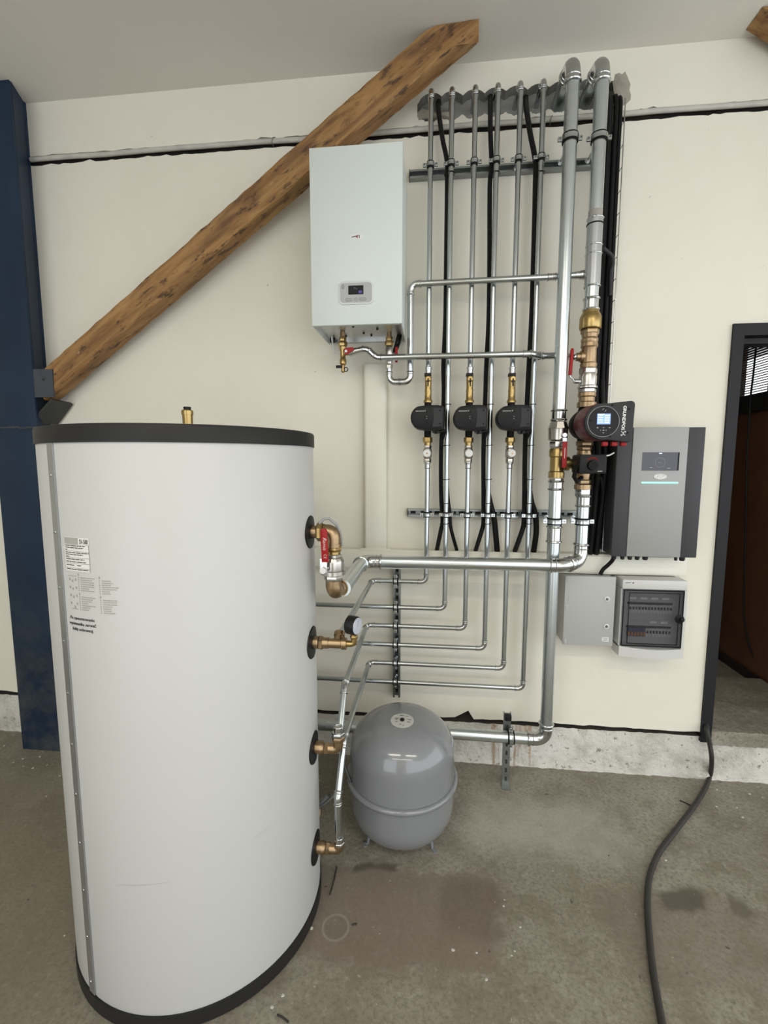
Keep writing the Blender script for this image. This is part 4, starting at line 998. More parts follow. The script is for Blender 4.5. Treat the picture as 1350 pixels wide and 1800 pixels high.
for (dx, w_) in ((-0.029, 0.030), (0.0, 0.016), (0.028, 0.030)):
    MB().prism(rrect(d.x + dx, d.z - 0.0365, w_, 0.0125, 0.006), BYF - 0.0068, BYF - 0.0049, 0.001).build('button', M['lpanel'] if False else M['ctrl'], pn)
fl = MB().tube([(pc.x - 0.058, BYF - 0.005, pc.z + 0.018), (pc.x - 0.058, BYF - 0.005, pc.z + 0.026), (pc.x - 0.054, BYF - 0.005, pc.z + 0.033), (pc.x - 0.050, BYF - 0.005, pc.z + 0.026), (pc.x - 0.050, BYF - 0.005, pc.z + 0.018), (pc.x - 0.058, BYF - 0.005, pc.z + 0.018)], 0.0008, 6)
fl.build('flame_symbol', M['dgrey'], pn)
# small maker's sticker with a script word and a mark
lg = at(626.5, 416, BYF); ls = MB().box(lg.x - 0.026, lg.x + 0.026, BYF - 0.0006, BYF, lg.z - 0.009, lg.z + 0.009).build('logo_sticker', M['sticker'], bo)
pl_ = MB().prism([(lg.x - 0.022, lg.z - 0.003), (lg.x - 0.012, lg.z - 0.0015), (lg.x + 0.004, lg.z - 0.0005), (lg.x + 0.010, lg.z + 0.006), (lg.x - 0.002, lg.z + 0.0035), (lg.x - 0.018, lg.z + 0.0005)], BYF - 0.0011, BYF - 0.00065)
pl_.box(lg.x + 0.010, lg.x + 0.013, BYF - 0.0011, BYF - 0.00065, lg.z - 0.006, lg.z + 0.006); pl_.build('logo_mark', M['ink'], ls)
pl_ = MB().box(lg.x + 0.001, lg.x + 0.005, BYF - 0.0012, BYF - 0.0007, lg.z - 0.006, lg.z + 0.004); pl_.build('logo_stroke', M['red'], ls)
# underside odds and ends
MB().tube([at(583, 586, -0.10), at(584, 600, -0.10), at(588, 622, -0.10)], 0.004, 8).build('drain_stub', M['white'], bo)
MB().cyl(at(585, 590, -0.06), at(585, 602, -0.06), 0.012, 12).build('cable_gland', M['black'], bo)
MB().tube([at(701, 584, -0.09), at(698, 598, -0.09), at(694, 612, -0.09), at(690, 626, -0.08)], 0.0065, 8).build('supply_lead', M['rubber'], bo)
MB().tube([at(705, 586, -0.08), at(702, 602, -0.08), at(697, 616, -0.08), at(695, 628, -0.07)], 0.006, 8).build('supply_lead', M['rubber'], bo)
# --- left service valve below the boiler
YL, YR_ = -0.172, -0.122
xl = at(602.5, 600, YL).x; zl_ = lambda y: zat(602, y, YL); P = (xl, YL, 0)
sv = thing('service_valve', 'brass service valve with red lever and black drain cock under the boiler left side', 'valve', (xl, YL, zl_(655)))
mb = MB(); mb.stack(P, (0, 0, 1), [(zl_(592), 0.012), (zl_(584), 0.012), (zl_(583), 0.010), (BZ0 + 0.0215, 0.010)], 16); mb.build('tail_piece', M['bronze'], sv)
mb = MB(); mb.hexa(P, (0, 0, 1), zl_(600), zl_(592), 0.0165); mb.hexa(P, (0, 0, 1), zl_(609), zl_(600.5), 0.021); mb.stack(P, (0, 0, 1), [(zl_(642), 0.011), (zl_(640), 0.0155), (zl_(632), 0.0155), (zl_(630), 0.0120), (zl_(618), 0.0125), (zl_(614), 0.0165), (zl_(610), 0.0165)], 18)
mb.build('valve_body', M['brass'], sv)
MB().stack(P, (0, 0, 1), [(zl_(655), 0.006), (zl_(653), 0.009), (zl_(648), 0.009), (zl_(642), 0.007)], 14).build('drain_cock', M['brass'], sv)
MB().box(xl - 0.030, xl - 0.002, YL - 0.016, YL - 0.010, zl_(648), zl_(643), 0.002).build('drain_handle', M['black'], sv)
MB().ring((xl + 0.014, YL - 0.006, zl_(650)), (0, 1, 0), 0.009, 0.0022, 16, 6).build('drain_cap_strap', M['black'], sv)
MB().stack((xl + 0.008, YL, zl_(621)), (1, 0, 0.08), [(0, 0.012), (0.022, 0.012)], 16).build('side_port', M['brass'], sv)
MB().prism([(xl + 0.010, zl_(618)), (xl + 0.020, zl_(614)), (xl + 0.052, zl_(613)), (xl + 0.056, zl_(618)), (xl + 0.030, zl_(624)), (xl + 0.014, zl_(626))], YL - 0.026, YL - 0.020).build('lever', M['red'], sv)
MB().cyl((xl + 0.020, YL - 0.012, zl_(620)), (xl + 0.020, YL - 0.030, zl_(620)), 0.006, 10).build('lever_screw', M['sticker'], sv)
# --- supply pipe from the boiler to the right main
YH = -0.170
zh = 2.052
t = thing('boiler_pipe', 'lower horizontal galvanized pipe from the boiler valve to the right thick pipe', 'pipe', (0.1, YH, zh), 'boiler connection pipes')
wv = [(xl + 0.028, YL, zl_(621.5)), (xl + 0.05, YL, zl_(618.5))] + [tuple(at(a, b, YH)) for a, b in ((632, 616), (638, 614), (644, 614.5), (649, 617), (654, 622), (658, 626), (664, 628.5), (670, 628.6))] + [(at(676, 628.6, YH).x, YH, zh)]
MB().tube(wv, [0.0165, 0.0165] + [0.0150] * (len(wv) - 2), 18).build('bend_fitting', M['zinc'], t)
for idx in (1, 3, 5, 7, 9):
    p0 = Vector(wv[idx]); dd = Vector(wv[idx + 1]) - Vector(wv[idx - 1]); MB().ring(p0, dd, 0.0152, 0.0028, 20, 8).build('bead_ring', M['zinc'], t)
x1 = at(920, 624.4, YH).x
MB().cyl((at(674, 628, YH).x, YH, zh), (x1, YH, zh), RM, 24).build('pipe_section', M['galv'], t)
jp = [(x1, YH, zh), (x1 + 0.03, YH, zh), (x1 + 0.045, YH + 0.006, zh - 0.001), (x1 + 0.075, YH + 0.036, zh - 0.001), (x1 + 0.092, YH + 0.042, zh - 0.001), (X7 + 0.03, YH + 0.040, zh - 0.001), (X8 - 0.068, Y8 + 0.006, zt8), (X8 - 0.05, Y8, zt8)]
MB().tube(jp, [0.0152, 0.0152, 0.0152, 0.0152, 0.0152, 0.0138, 0.0138, 0.0138], 18).build('offset_fitting', M['zinc'], t)
for i in (0, 1, 3, 4):
    MB().ring(jp[i], Vector(jp[i + 1]) - Vector(jp[max(i - 1, 0)]), 0.0154, 0.0028, 20, 8).build('bead_ring', M['zinc'], t)
# --- return pipe with the U-bend
xr = at(684, 620, YR_).x; zr_ = lambda y: zat(685, y, YR_); P = (xr, YR_, 0)
sv = thing('service_valve', 'brass and nickel service valve with a red lever under the boiler right side', 'valve', (xr, YR_, zr_(650)))
mb = MB(); mb.stack(P, (0, 0, 1), [(zr_(592), 0.0115), (BZ0 + 0.0215, 0.0115)], 16); mb.build('tail_piece', M['bronze'], sv)
mb = MB(); mb.hexa(P, (0, 0, 1), zr_(599), zr_(591.5), 0.0155); mb.hexa(P, (0, 0, 1), zr_(608), zr_(599.5), 0.0205); mb.build('union_nut', M['brass'], sv)
mb = MB(); mb.stack(P, (0, 0, 1), [(zr_(640), 0.014), (zr_(635), 0.0165), (zr_(622), 0.018), (zr_(612), 0.018), (zr_(609), 0.014)], 18); mb.hexa(P, (0, 0, 1), zr_(648), zr_(640), 0.0170); mb.build('valve_body', M['nickel'], sv)
lx = at(697, 620, YR_ - 0.005)
MB().box(lx.x - 0.006, lx.x + 0.006, YR_ - 0.012, YR_ - 0.004, zr_(638), zr_(611), 0.002).build('lever', M['red'], sv)
MB().cyl((xr + 0.012, YR_, zr_(622)), (lx.x - 0.006, YR_ - 0.008, zr_(622)), 0.006, 10).build('lever_stem', M['zinc'], sv)
xu = -0.114; zu = zr_(672)
t = run('boiler_pipe', 'upper horizontal galvanized pipe rising from the U-bend under the boiler to the right thick pipe',
        [(xr, YR_, zr_(648)), (xr, YR_, zu), (xu, YR_, zu), (xu, YR_, 2.381), (0.50, -0.138, 2.381), (X8 - 0.02, -0.150, 2.381)], RM, 0.030, 'boiler connection pipes')
MB().stack((X8 - 0.062, -0.148, 2.381), (1, 0, 0), [(0, 0.0152), (0.02, 0.0152), (0.02, 0.018), (0.045, 0.020)], 18).build('tee_end', M['zinc'], t)

# ================================================================== RAILS AND CLAMPS
def channel(x0, x1, z, label):
    t = thing('mounting_rail', label, 'rail', ((x0 + x1) / 2, 0, z), 'horizontal mounting rails')
    mb = MB(); mb.box(x0, x1, -0.004, -0.0005, z - 0.0185, z + 0.0185); mb.box(x0, x1, -0.030, -0.0042, z + 0.0165, z + 0.0185); mb.box(x0, x1, -0.030, -0.0042, z - 0.0185, z - 0.0165)
    mb.box(x0, x1, -0.032, -0.0302, z + 0.010, z + 0.0185); mb.box(x0, x1, -0.032, -0.0302, z - 0.0185, z - 0.010)
    mb.build('channel', M['galvd'], t)
    sl = MB(); x = x0 + 0.012
    while x < x1 - 0.03: sl.box(x, x + 0.026, -0.0048, -0.0041, z - 0.0065, z + 0.0065); x += 0.040
    sl.build('slot', M['gap'], t)
    MB().box(x0 - 0.003, x0 - 0.0005, -0.033, -0.001, z - 0.020, z + 0.020).build('end_cap', M['black'], t)
    for k in range(5):
        x = x0 + (x1 - x0) * (k + 0.35) / 5; MB().stack((x, -0.0045, z), (0, -1, 0), [(0, 0.008), (0.005, 0.008)], 6).build('bolt_head', M['galvd'], t)
    return t
channel(-0.126, 0.690, 2.898, 'upper horizontal steel mounting rail behind the pipe clamps below the wall joint')
channel(-0.126, 0.690, 1.331, 'lower horizontal steel mounting rail behind the pipe clamps above the trunking')
def clamp(c, r, axis, base_y, label, ear=(1, 0, 0), group='pipe clamps'):
    """two-part clamp: rubber lining, steel band, ears with screws, stud to the rail"""
    c = Vector(c); ax = Vector(axis).normalized(); e = Vector(ear).normalized()
    t = thing('pipe_clamp', label, 'clamp', c, group); h = 0.0105 if r < 0.02 else 0.0125
    MB().stack(c - ax * (h * 1.25), ax, [(0, r + 0.0045), (h * 0.45, r + 0.0040), (h * 2.05, r + 0.0040), (h * 2.5, r + 0.0045)], 24).build('rubber_lining', M['rubber'], t)
    MB().stack(c - ax * h * 0.75, ax, [(0, r + 0.0062), (h * 0.5, r + 0.0055), (h, r + 0.0055), (h * 1.5, r + 0.0062)], 24).build('band', M['galv'], t)
    for s in (-1, 1):
        p = c + e * (s * (r + 0.0055))
        mb = MB(); fw_ = Vector((0, 1, 0)) if abs(ax.y) < 0.5 else Vector((0, 0, 1))
        a = p; b = p + e * (s * 0.016)
        for off in (-0.0035, 0.0035):
            o = fw_ * off; vs = []
            for q in (a, b):
                for hh in (-h * 0.7, h * 0.7):
                    for th in (-0.001, 0.001): vs.append(q + ax * hh + o + fw_ * th)
            mb.add(vs, [(0, 1, 3, 2), (4, 6, 7, 5), (0, 4, 5, 1), (2, 3, 7, 6), (0, 2, 6, 4), (1, 5, 7, 3)])
        ep = mb.build('ear', M['galv'], t)
        sp0 = p + e * (s * 0.009) - fw_ * 0.0095
        MB().stack(sp0, fw_, [(0, 0.0042), (0.003, 0.0050), (0.017, 0.0050)], 10).build('clamp_screw', M['zinc'], ep)
        MB().stack(sp0 - fw_ * 0.0006, fw_, [(0, 0.0024), (0.0005, 0.0024)], 6).build('screw_socket', M['rubber'], ep)
    if base_y is not None:
        MB().cyl((c.x, c.y + r + 0.0055, c.z), (c.x, base_y, c.z), 0.004, 10).build('stud', M['zinc'], t)
        MB().stack((c.x, base_y, c.z), (0, -1, 0), [(0, 0.011), (0.004, 0.011), (0.004, 0.007), (0.010, 0.007)], 12).build('rail_nut', M['zinc'], t)
    return t
for i, x in enumerate(PX):
    clamp((x, YS, 2.890), RS, (0, 0, 1), -0.0335, f'small steel clamp of the {ORD[i]} thin pipe on the upper rail')
    clamp((x, YS, 1.331), RS, (0, 0, 1), -0.0335, f'small steel clamp of the {ORD[i]} thin pipe on the lower rail')
for (x, y, w_) in ((X7, Y7, 'left'), (X8, Y8, 'right')):
    clamp((x, y, 2.900), RB, (0, 0, 1), -0.0335, f'large steel clamp holding the {w_} thick pipe at the upper rail')
    clamp((x + (0.006 if w_ == 'right' else 0), y, 1.318), RB, (0, 0, 1), -0.0335, f'large steel clamp holding the {w_} thick pipe at the lower rail')
# upright perforated rail for the six horizontal rows
t = thing('mounting_rail', 'upright perforated steel rail carrying the six horizontal pipe rows above the vessel', 'rail', (-0.180, 0, 0.36))
zz0, zz1 = 0.36, 1.05
mb = MB(); mb.box(-0.1985, -0.1965, -0.030, -0.004, zz0, zz1); mb.box(-0.1635, -0.1615, -0.030, -0.004, zz0, zz1); mb.box(-0.1985, -0.1615, -0.0039, -0.0005, zz0, zz1)
mb.box(-0.1985, -0.190, -0.032, -0.0302, zz0, zz1); mb.box(-0.170, -0.1615, -0.032, -0.0302, zz0, zz1); mb.build('channel', M['galvd'], t)
sl = MB(); z = zz0 + 0.015
while z < zz1 - 0.02:
    sl.box(-0.186, -0.174, -0.0046, -0.0040, z, z + 0.020); z += 0.036
sl.build('slot', M['gap'], t)
for i, z in enumerate(ROWZ):
    clamp((-0.180, YS, z), RS, (1, 0, 0), -0.0335, f'small steel clamp of horizontal pipe row {["one, the topmost", "two", "three", "four", "five", "six, the lowest"][i]} on the upright rail', ear=(0, 0, 1))
# floor bracket of the low thick pipe
bx = at(893, 1320, Y7).x
t = thing('pipe_bracket', 'perforated steel floor bracket with a clamp carrying the thick pipe along the plinth', 'bracket', (bx, Y7, 0))
yb = Y7 + RB + 0.014
mb = MB(); mb.box(bx - 0.017, bx + 0.017, yb, yb + 0.003, 0.0, 0.375); mb.box(bx - 0.017, bx - 0.014, yb + 0.003, yb + 0.018, 0.0, 0.375); mb.box(bx + 0.014, bx + 0.017, yb + 0.003, yb + 0.018, 0, 0.375)
mb.build('upright', M['galvd'], t)
sl = MB()
for k in range(8): sl.prism(rrect(bx, 0.035 + k * 0.045, 0.010, 0.024, 0.005, 3), yb - 0.0006, yb + 0.001)
sl.build('slot', M['gap'], t)
MB().box(bx - 0.020, bx + 0.020, yb - 0.035, yb, 0.0, 0.004).build('foot_plate', M['galvd'], t)
MB().box(bx - 0.016, bx + 0.016, yb - 0.020, yb - 0.0005, 0.345, 0.372, 0.002).build('rail_clip', M['black'], t)
clamp((bx + 0.010, Y7, 0.2785), RB, (1, 0, 0), None, 'large steel clamp holding the low thick pipe to its floor bracket', ear=(0, 0, 1))

# ================================================================== TANK CONNECTION FITTINGS
# top: brass elbow, ball valve, brass elbow
XV = -0.322; z0 = NZ[0]
fa = thing('brass_elbow', 'brass elbow with union on the topmost tank rosette', 'fitting', (NX + 0.022, NY, z0 - 0.05))
mb = MB(); mb.hexa((NX, NY, z0), (1, 0, 0), 0.0225, 0.042, 0.031); mb.hexa((NX, NY, z0), (1, 0, 0), 0.0425, 0.050, 0.027); mb.build('union_nut', M['brass'], fa)
mb = MB(); th = [(NX + 0.050, NY, z0), (XV - 0.018, NY, z0)]
for i in range(1, 8):
    a = math.pi / 2 * i / 8; th.append((XV - 0.018 + 0.018 * math.sin(a), NY, z0 - 0.018 + 0.018 * math.cos(a)))
th += [(XV, NY, z0 - 0.018), (XV, NY, z0 - 0.045)]
mb.tube(th, 0.0255, 22); mb.stack((XV, NY, 0), (0, 0, 1), [(z0 - 0.047, 0.028), (z0 - 0.036, 0.028)], 22); mb.build('elbow_body', M['bronze'], fa)
MB().tube([(NX + 0.03, NY - 0.005, z0 + 0.028), (NX + 0.045, NY, z0 + 0.042), (NX + 0.062, NY + 0.004, z0 + 0.044), (NX + 0.085, NY + 0.01, z0 + 0.022), (NX + 0.092, NY + 0.03, z0 - 0.01), (NX + 0.096, NY + 0.035, z0 - 0.05)], 0.0048, 8).build('sensor_lead', M['gcable'], fa)
va = thing('ball_valve', 'large nickel ball valve with a red lever between two brass elbows beside the tank', 'valve', (XV, NY, z0 - 0.175))
P = (XV, NY, 0); T0 = z0
mb = MB(); mb.hexa(P, (0, 0, 1), T0 - 0.062, T0 - 0.0475, 0.0275); mb.stack(P, (0, 0, 1), [(T0 - 0.070, 0.024), (T0 - 0.062, 0.024)], 20); mb.build('union_nut', M['brass'], va)
mb = MB(); mb.hexa(P, (0, 0, 1), T0 - 0.082, T0 - 0.0705, 0.029); mb.stack(P, (0, 0, 1), [(T0 - 0.140, 0.034), (T0 - 0.137, 0.039), (T0 - 0.125, 0.039), (T0 - 0.122, 0.0355), (T0 - 0.096, 0.0365), (T0 - 0.092, 0.036), (T0 - 0.082, 0.030)], 28); mb.hexa(P, (0, 0, 1), T0 - 0.158, T0 - 0.1405, 0.030); mb.build('valve_body', M['nickel'], va)
lc = at(570, 1001, NY - 0.04); 
MB().cyl((lc.x, NY - 0.030, lc.z), (lc.x, NY - 0.056, lc.z), 0.0085, 12).build('stem', M['zinc'], va)
MB().stack((lc.x, NY - 0.0525, lc.z), (0, -1, 0), [(0, 0.011), (0.007, 0.011)], 6).build('stem_nut', M['nickel'], va)
l0, l1 = at(572, 988, NY - 0.055), at(569, 929, NY - 0.055)
MB().box(lc.x - 0.010, lc.x + 0.012, NY - 0.054, NY - 0.051, lc.z - 0.006, l0.z + 0.01).build('lever_arm', M['zinc'], va)
lb = MB(); dz = l1.z - l0.z
lb.prism([(l0.x - 0.0105, l0.z), (l0.x + 0.0105, l0.z), (l1.x + 0.0105, l1.z - 0.008), (l1.x + 0.006, l1.z), (l1.x - 0.006, l1.z), (l1.x - 0.0105, l1.z - 0.008)], NY - 0.060, NY - 0.0515, 0.002)
lo = lb.build('lever', M['red'], va)
t = text_mb('Remis', 0.0165, 0.0003, italic=0.35, bold=-0.0003); face_front(t, ((l0.x + l1.x) / 2 + 0.001, NY - 0.0605, (l0.z + l1.z) / 2 + 0.006), -math.pi / 2); t.build('lettering', M['white'], lo)
t = text_mb('CE', 0.0125, 0.0003, bold=-0.0003); face_front(t, (l0.x, NY - 0.0605, l0.z + 0.019), -math.pi / 2); t.build('approval_mark', M['white'], lo)
fa = thing('brass_elbow', 'brass elbow below the large tank ball valve turning towards the wall', 'fitting', (XV, NY, T0 - 0.23))
zb = T0 - 0.198; el = [(XV, NY, T0 - 0.1585), (XV, NY, zb + 0.02)]
for i in range(1, 8):
    a = math.pi / 2 * i / 8; el.append((XV + 0.004 * math.sin(a), NY + 0.02 - 0.02 * math.cos(a), zb + 0.02 - 0.02 * math.sin(a)))
el += [(XV + 0.006, NY + 0.02, zb), (XV + 0.010, NY + 0.045, zb)]
MB().tube(el, 0.0255, 22).build('elbow_body', M['bronze'], fa)
MB().stack((XV + 0.010, NY + 0.045, zb), (0.1, 1, 0), [(0, 0.030), (0.016, 0.030)], 20).build('socket', M['bronze'], fa)
# second: tee with pressure gauge
z1 = NZ[1]
fa = thing('bronze_tee', 'bronze tee on the second tank rosette with the pressure gauge at its end', 'fitting', (NX + 0.03, NY, z1 - 0.03))
mb = MB(); mb.hexa((NX, NY, z1), (1, 0, 0), 0.0225, 0.036, 0.0235); mb.stack((NX, NY, z1), (1, 0, 0), [(0.036, 0.018), (0.041, 0.018)], 18); mb.build('union_nut', M['bronze'], fa)
mb = MB(); mb.stack((NX, NY, z1), (1, 0, 0), [(0.041, 0.0185), (0.055, 0.0185), (0.057, 0.0160), (0.098, 0.0160), (0.100, 0.0195), (0.116, 0.0195)], 20); mb.build('tee_body', M['bronze'], fa)
mb = MB(); mb.stack((DN + 0.003, NY, z1), (0.0, 0.6, 0.5), [(0.008, 0.0155), (0.026, 0.0155), (0.026, 0.0185), (0.040, 0.0185)], 20); mb.build('branch', M['bronze'], fa)
mb = MB(); mb.tube([(NX + 0.116, NY, z1), (NX + 0.132, NY, z1), (NX + 0.139, NY, z1 + 0.003), (NX + 0.141, NY, z1 + 0.010), (NX + 0.141, NY, z1 + 0.024)], [0.011, 0.010, 0.010, 0.010, 0.010], 14); mb.hexa((NX + 0.141, NY, z1), (0, 0, 1), 0.020, 0.030, 0.0135); mb.build('gauge_elbow', M['brass'], fa)
gz = z1 + 0.064
ga = thing('pressure_gauge', 'small round pressure gauge with black case beside the tank', 'gauge', (NX + 0.141, NY, z1 + 0.03))
gd = Vector((0.93, -0.36, 0)).normalized(); gc = V(NX + 0.138, NY, gz)
MB().stack(gc - gd * 0.018, gd, [(0, 0.028), (0.002, 0.0305), (0.030, 0.0305), (0.033, 0.029)], 32).build('case', M['black'], ga)
MB().stack(gc + gd * 0.0152, gd, [(0, 0.0265), (0.001, 0.0265)], 32).build('dial', M['white'], ga)
MB().stack(gc + gd * 0.0163, gd, [(0, 0.0275), (0.003, 0.0275), (0.004, 0.026)], 32).build('lens', mat('gauge_glass', (0.55, 0.58, 0.68), 0.08, alpha=0.35), ga)
MB().tube([gc + gd * 0.0163 + V(0, 0, -0.004), gc + gd * 0.0163 + V(0.002, 0.006, 0.016)], 0.0008, 5).build('needle', M['ink'], ga)
MB().stack((gc.x, gc.y, z1 + 0.0301), (0, 0, 1), [(0, 0.007), (0.006, 0.007)], 12).build('stem', M['brass'], ga)
# third and fourth: elbows turning up
for idx, (zz, up_, lab, nut) in enumerate(((NZ[2], 0.062, 'bronze elbow turning up from the third tank rosette', 1), (NZ[3], 0.022, 'bronze elbow turning up from the lowest tank rosette', 0))):
    fa = thing('bronze_elbow', lab, 'fitting', (NX + 0.03, NY, zz - 0.03), 'bronze elbows on the tank')
    mb = MB(); mb.stack((NX, NY, zz), (1, 0, 0), [(0.0225, 0.023), (0.030, 0.021), (0.036, 0.016)], 20); mb.hexa((NX, NY, zz), (1, 0, 0), 0.036, 0.050, 0.0205); mb.build('union_nut', M['bronze'], fa)
    el = [(NX + 0.050, NY, zz), (DN - 0.016, NY, zz)]
    for i in range(1, 7):
        a = math.pi / 2 * i / 7; el.append((DN - 0.016 + 0.016 * math.sin(a), NY, zz + 0.016 - 0.016 * math.cos(a)))
    el += [(DN, NY, zz + 0.016), (DN, NY, zz + (0.030 if nut else 0.020))]
    MB().tube(el, 0.0172, 20).build('elbow_body', M['bronze'], fa)
    if nut:
        mb = MB(); mb.hexa((DN, NY, zz), (0, 0, 1), 0.030, 0.046, 0.0225); mb.build('union_nut', M['bronze'], fa)
        mb = MB(); mb.hexa((DN, NY, zz), (0, 0, 1), 0.0462, 0.060, 0.0225); mb.build('hex_adapter', M['zinc'], fa)
        mb = MB(); mb.stack((DN, NY, zz), (0, 0, 1), [(0.060, 0.0145), (0.080, 0.0140)], 18); mb.ring((DN, NY, zz + 0.08), (0, 0, 1), 0.0128, 0.0024, 18, 8); mb.build('press_adapter', M['zinc'], fa)
    else:
        mb = MB(); mb.hexa((DN, NY, zz), (0, 0, 1), 0.020, 0.028, 0.018); mb.stack((DN, NY, zz), (0, 0, 1), [(0.028, 0.0145), (0.046, 0.0140)], 18); mb.ring((DN, NY, zz + 0.046), (0, 0, 1), 0.0128, 0.0024, 18, 8); mb.build('press_adapter', M['zinc'], fa)
# thin line from the vessel to the tank side with its drain cock
t = thing('vessel_line', 'thin grey line with a drain cock between the vessel and the tank', 'pipe', at(575, 1425, -0.62))
MB().tube([(VC.x - 0.20, VC.y - 0.09, 0.24), at(606, 1346, -0.56), at(600, 1348, -0.58), at(595, 1360, -0.60), at(592, 1385, -0.62), at(586, 1400, -0.63), at(572, 1412, -0.64), at(555, 1424, -0.64)], 0.006, 10).build('tube', M['galvd'], t)
MB().cyl(at(578, 1398, -0.63), at(562, 1416, -0.63), 0.009, 12).build('connector', M['zinc'], t)
MB().stack(at(562, 1416, -0.63), (0, -0.3, -1), [(0, 0.009), (0.03, 0.009), (0.03, 0.006), (0.04, 0.006)], 12).build('drain_cock', M['bronze'], t)

# ================================================================== CABLES AND CONDUITS
def spline(pts, n=8):
    pts = [Vector(p) for p in pts]; out = []
    for i in range(len(pts) - 1):
        p0 = pts[max(i - 1, 0)]; p1 = pts[i]; p2 = pts[i + 1]; p3 = pts[min(i + 2, len(pts) - 1)]
        for k in range(n):
            t = k / n
            out.append(0.5 * ((2 * p1) + (-p0 + p2) * t + (2 * p0 - 5 * p1 + 4 * p2 - p3) * t * t + (-p0 + 3 * p1 - 3 * p2 + p3) * t ** 3))
    out.append(pts[-1]); return out
TT = 1.1465      # trunking top
def tie(parent, c, r, sx=1.0):
    MB().ring(c, (0, 0, 1), r, 0.0018, 18, 5).build('cable_tie', M['rubber'], parent)
YC = -0.078
hoses = [
    ('black ribbed conduit strapped to the second thin pipe, slanting in from the wall hole', [(771, 178, 0.05), (771, 196, -0.04), (778, 245, -0.075), (785.5, 283, YC), (786, 330, YC), (784.5, 450, YC), (783, 560, YC), (779.5, 640, YC), (780, 700, YC), (775.5, 790, YC), (775.5, 870, YC), (778, 915, YC), (775, 932, YC), (768, 964, -0.03)], 0.0105),
    ('black ribbed conduit strapped to the fourth thin pipe', [(862, 168, 0.05), (862, 186, -0.04), (862, 230, -0.075), (864, 290, YC), (861, 330, YC), (860.5, 450, YC), (859, 560, YC), (855, 640, YC), (853, 700, YC), (850, 790, YC), (850, 870, YC), (850, 915, YC), (847, 932, YC), (836, 965, -0.03)], 0.0105),
    ('black ribbed conduit strapped to the sixth thin pipe, slanting in from the wall hole', [(924, 170, 0.05), (925, 188, -0.04), (932, 235, -0.075), (941, 283, YC), (941, 330, YC), (938, 450, YC), (934.5, 560, YC), (930, 640, YC), (927, 700, YC), (923, 790, YC), (922, 870, YC), (921, 915, YC), (918, 932, YC), (905, 966, -0.03)], 0.0115)]
for k, (lab, pts, r) in enumerate(hoses):
    P3 = [at(x, y, Y) for x, y, Y in pts]
    P3[-1].z = TT
    t = thing('conduit_hose', lab, 'conduit', P3[-1], 'ribbed conduits beside the thin pipes')
    MB().tube(spline(P3, 6), r, 12).build('hose', M['ribbed'], t)
    xp = PX[1 + 2 * k]
    for y in (304, 711, 783, 843, 885, 921):
        z = zat(790 + 75 * k, y, YS)
        MB().tube([(xp + 0.016 * math.cos(a) - (0.012 if math.cos(a) < 0 else 0), YS + 0.010 + (0.024) * math.sin(a), z + 0.002 * math.cos(a)) for a in [2 * math.pi * i / 20 for i in range(20)]], 0.0016, 5, closed=True).build('cable_tie', M['rubber'], t)
legs = [('thin black cables leaving the second thin pipe down into the trunking', [(785, 840, YC), (788, 880, YC), (791, 905, YC), (793, 930, YC), (803, 964, -0.03)], 0.0085),
        ('thick black cable leaving the fourth thin pipe down into the trunking', [(857, 862, -0.07), (861, 882, -0.07), (868, 910, -0.062), (871, 935, -0.05), (874, 966, -0.03)], 0.0135),
        ('thick black cable leaving the sixth thin pipe down into the trunking', [(931, 862, -0.07), (934, 882, -0.07), (941, 905, -0.062), (942.5, 935, -0.05), (938, 967, -0.03)], 0.0135)]
for lab, pts, r in legs:
    P3 = [at(x, y, Y) for x, y, Y in pts]; P3[-1].z = TT
    solo(MB().tube(spline(P3, 6), r, 12), 'pump_cable', M['rubber'], lab, 'cable', 'cables entering the trunking')
# cable bundle and wire-mesh tray at the right of the thick pipes
tr = thing('mesh_tray', 'narrow galvanized wire-mesh cable tray running down the wall beside the thick pipes', 'cable tray', (0.76, 0, 1.15))
txs = (0.708, 0.795); mb = MB()
def trx(z): return 0.0 + 0.003 * (3.2 - z) / 2.0
for x in (0.697, 0.730, 0.763, 0.797):
    mb.tube([(x + trx(z), -0.012, z) for z in (3.13, 2.5, 1.9, 1.16)], 0.0022, 6)
for x in (0.697, 0.797):
    mb.tube([(x + trx(z), -0.055, z) for z in (3.13, 2.5, 1.9, 1.16)], 0.0022, 6)
z = 1.2
while z < 3.12:
    d_ = trx(z); mb.tube([(0.697 + d_, -0.057, z), (0.697 + d_, -0.014, z), (0.797 + d_, -0.014, z), (0.797 + d_, -0.057, z)], 0.0022, 6); z += 0.092
mb.build('wire_mesh', M['zinc'], tr)
cabs = [(0.716, 0.0135, 'ribbed', 'ribbed black conduit nearest the right thick pipe in the mesh tray', -0.036),
        (0.743, 0.0115, 'rubber', 'second black cable from the thick pipe in the mesh tray', -0.034),
        (0.766, 0.0105, 'rubber', 'third black cable from the thick pipe in the mesh tray', -0.036),
        (0.785, 0.0085, 'rubber', 'outermost black cable in the mesh tray beside the bare wall', -0.034),
        (0.729, 0.0080, 'rubber', 'thin black cable lying on top of the bundle in the mesh tray', -0.058)]
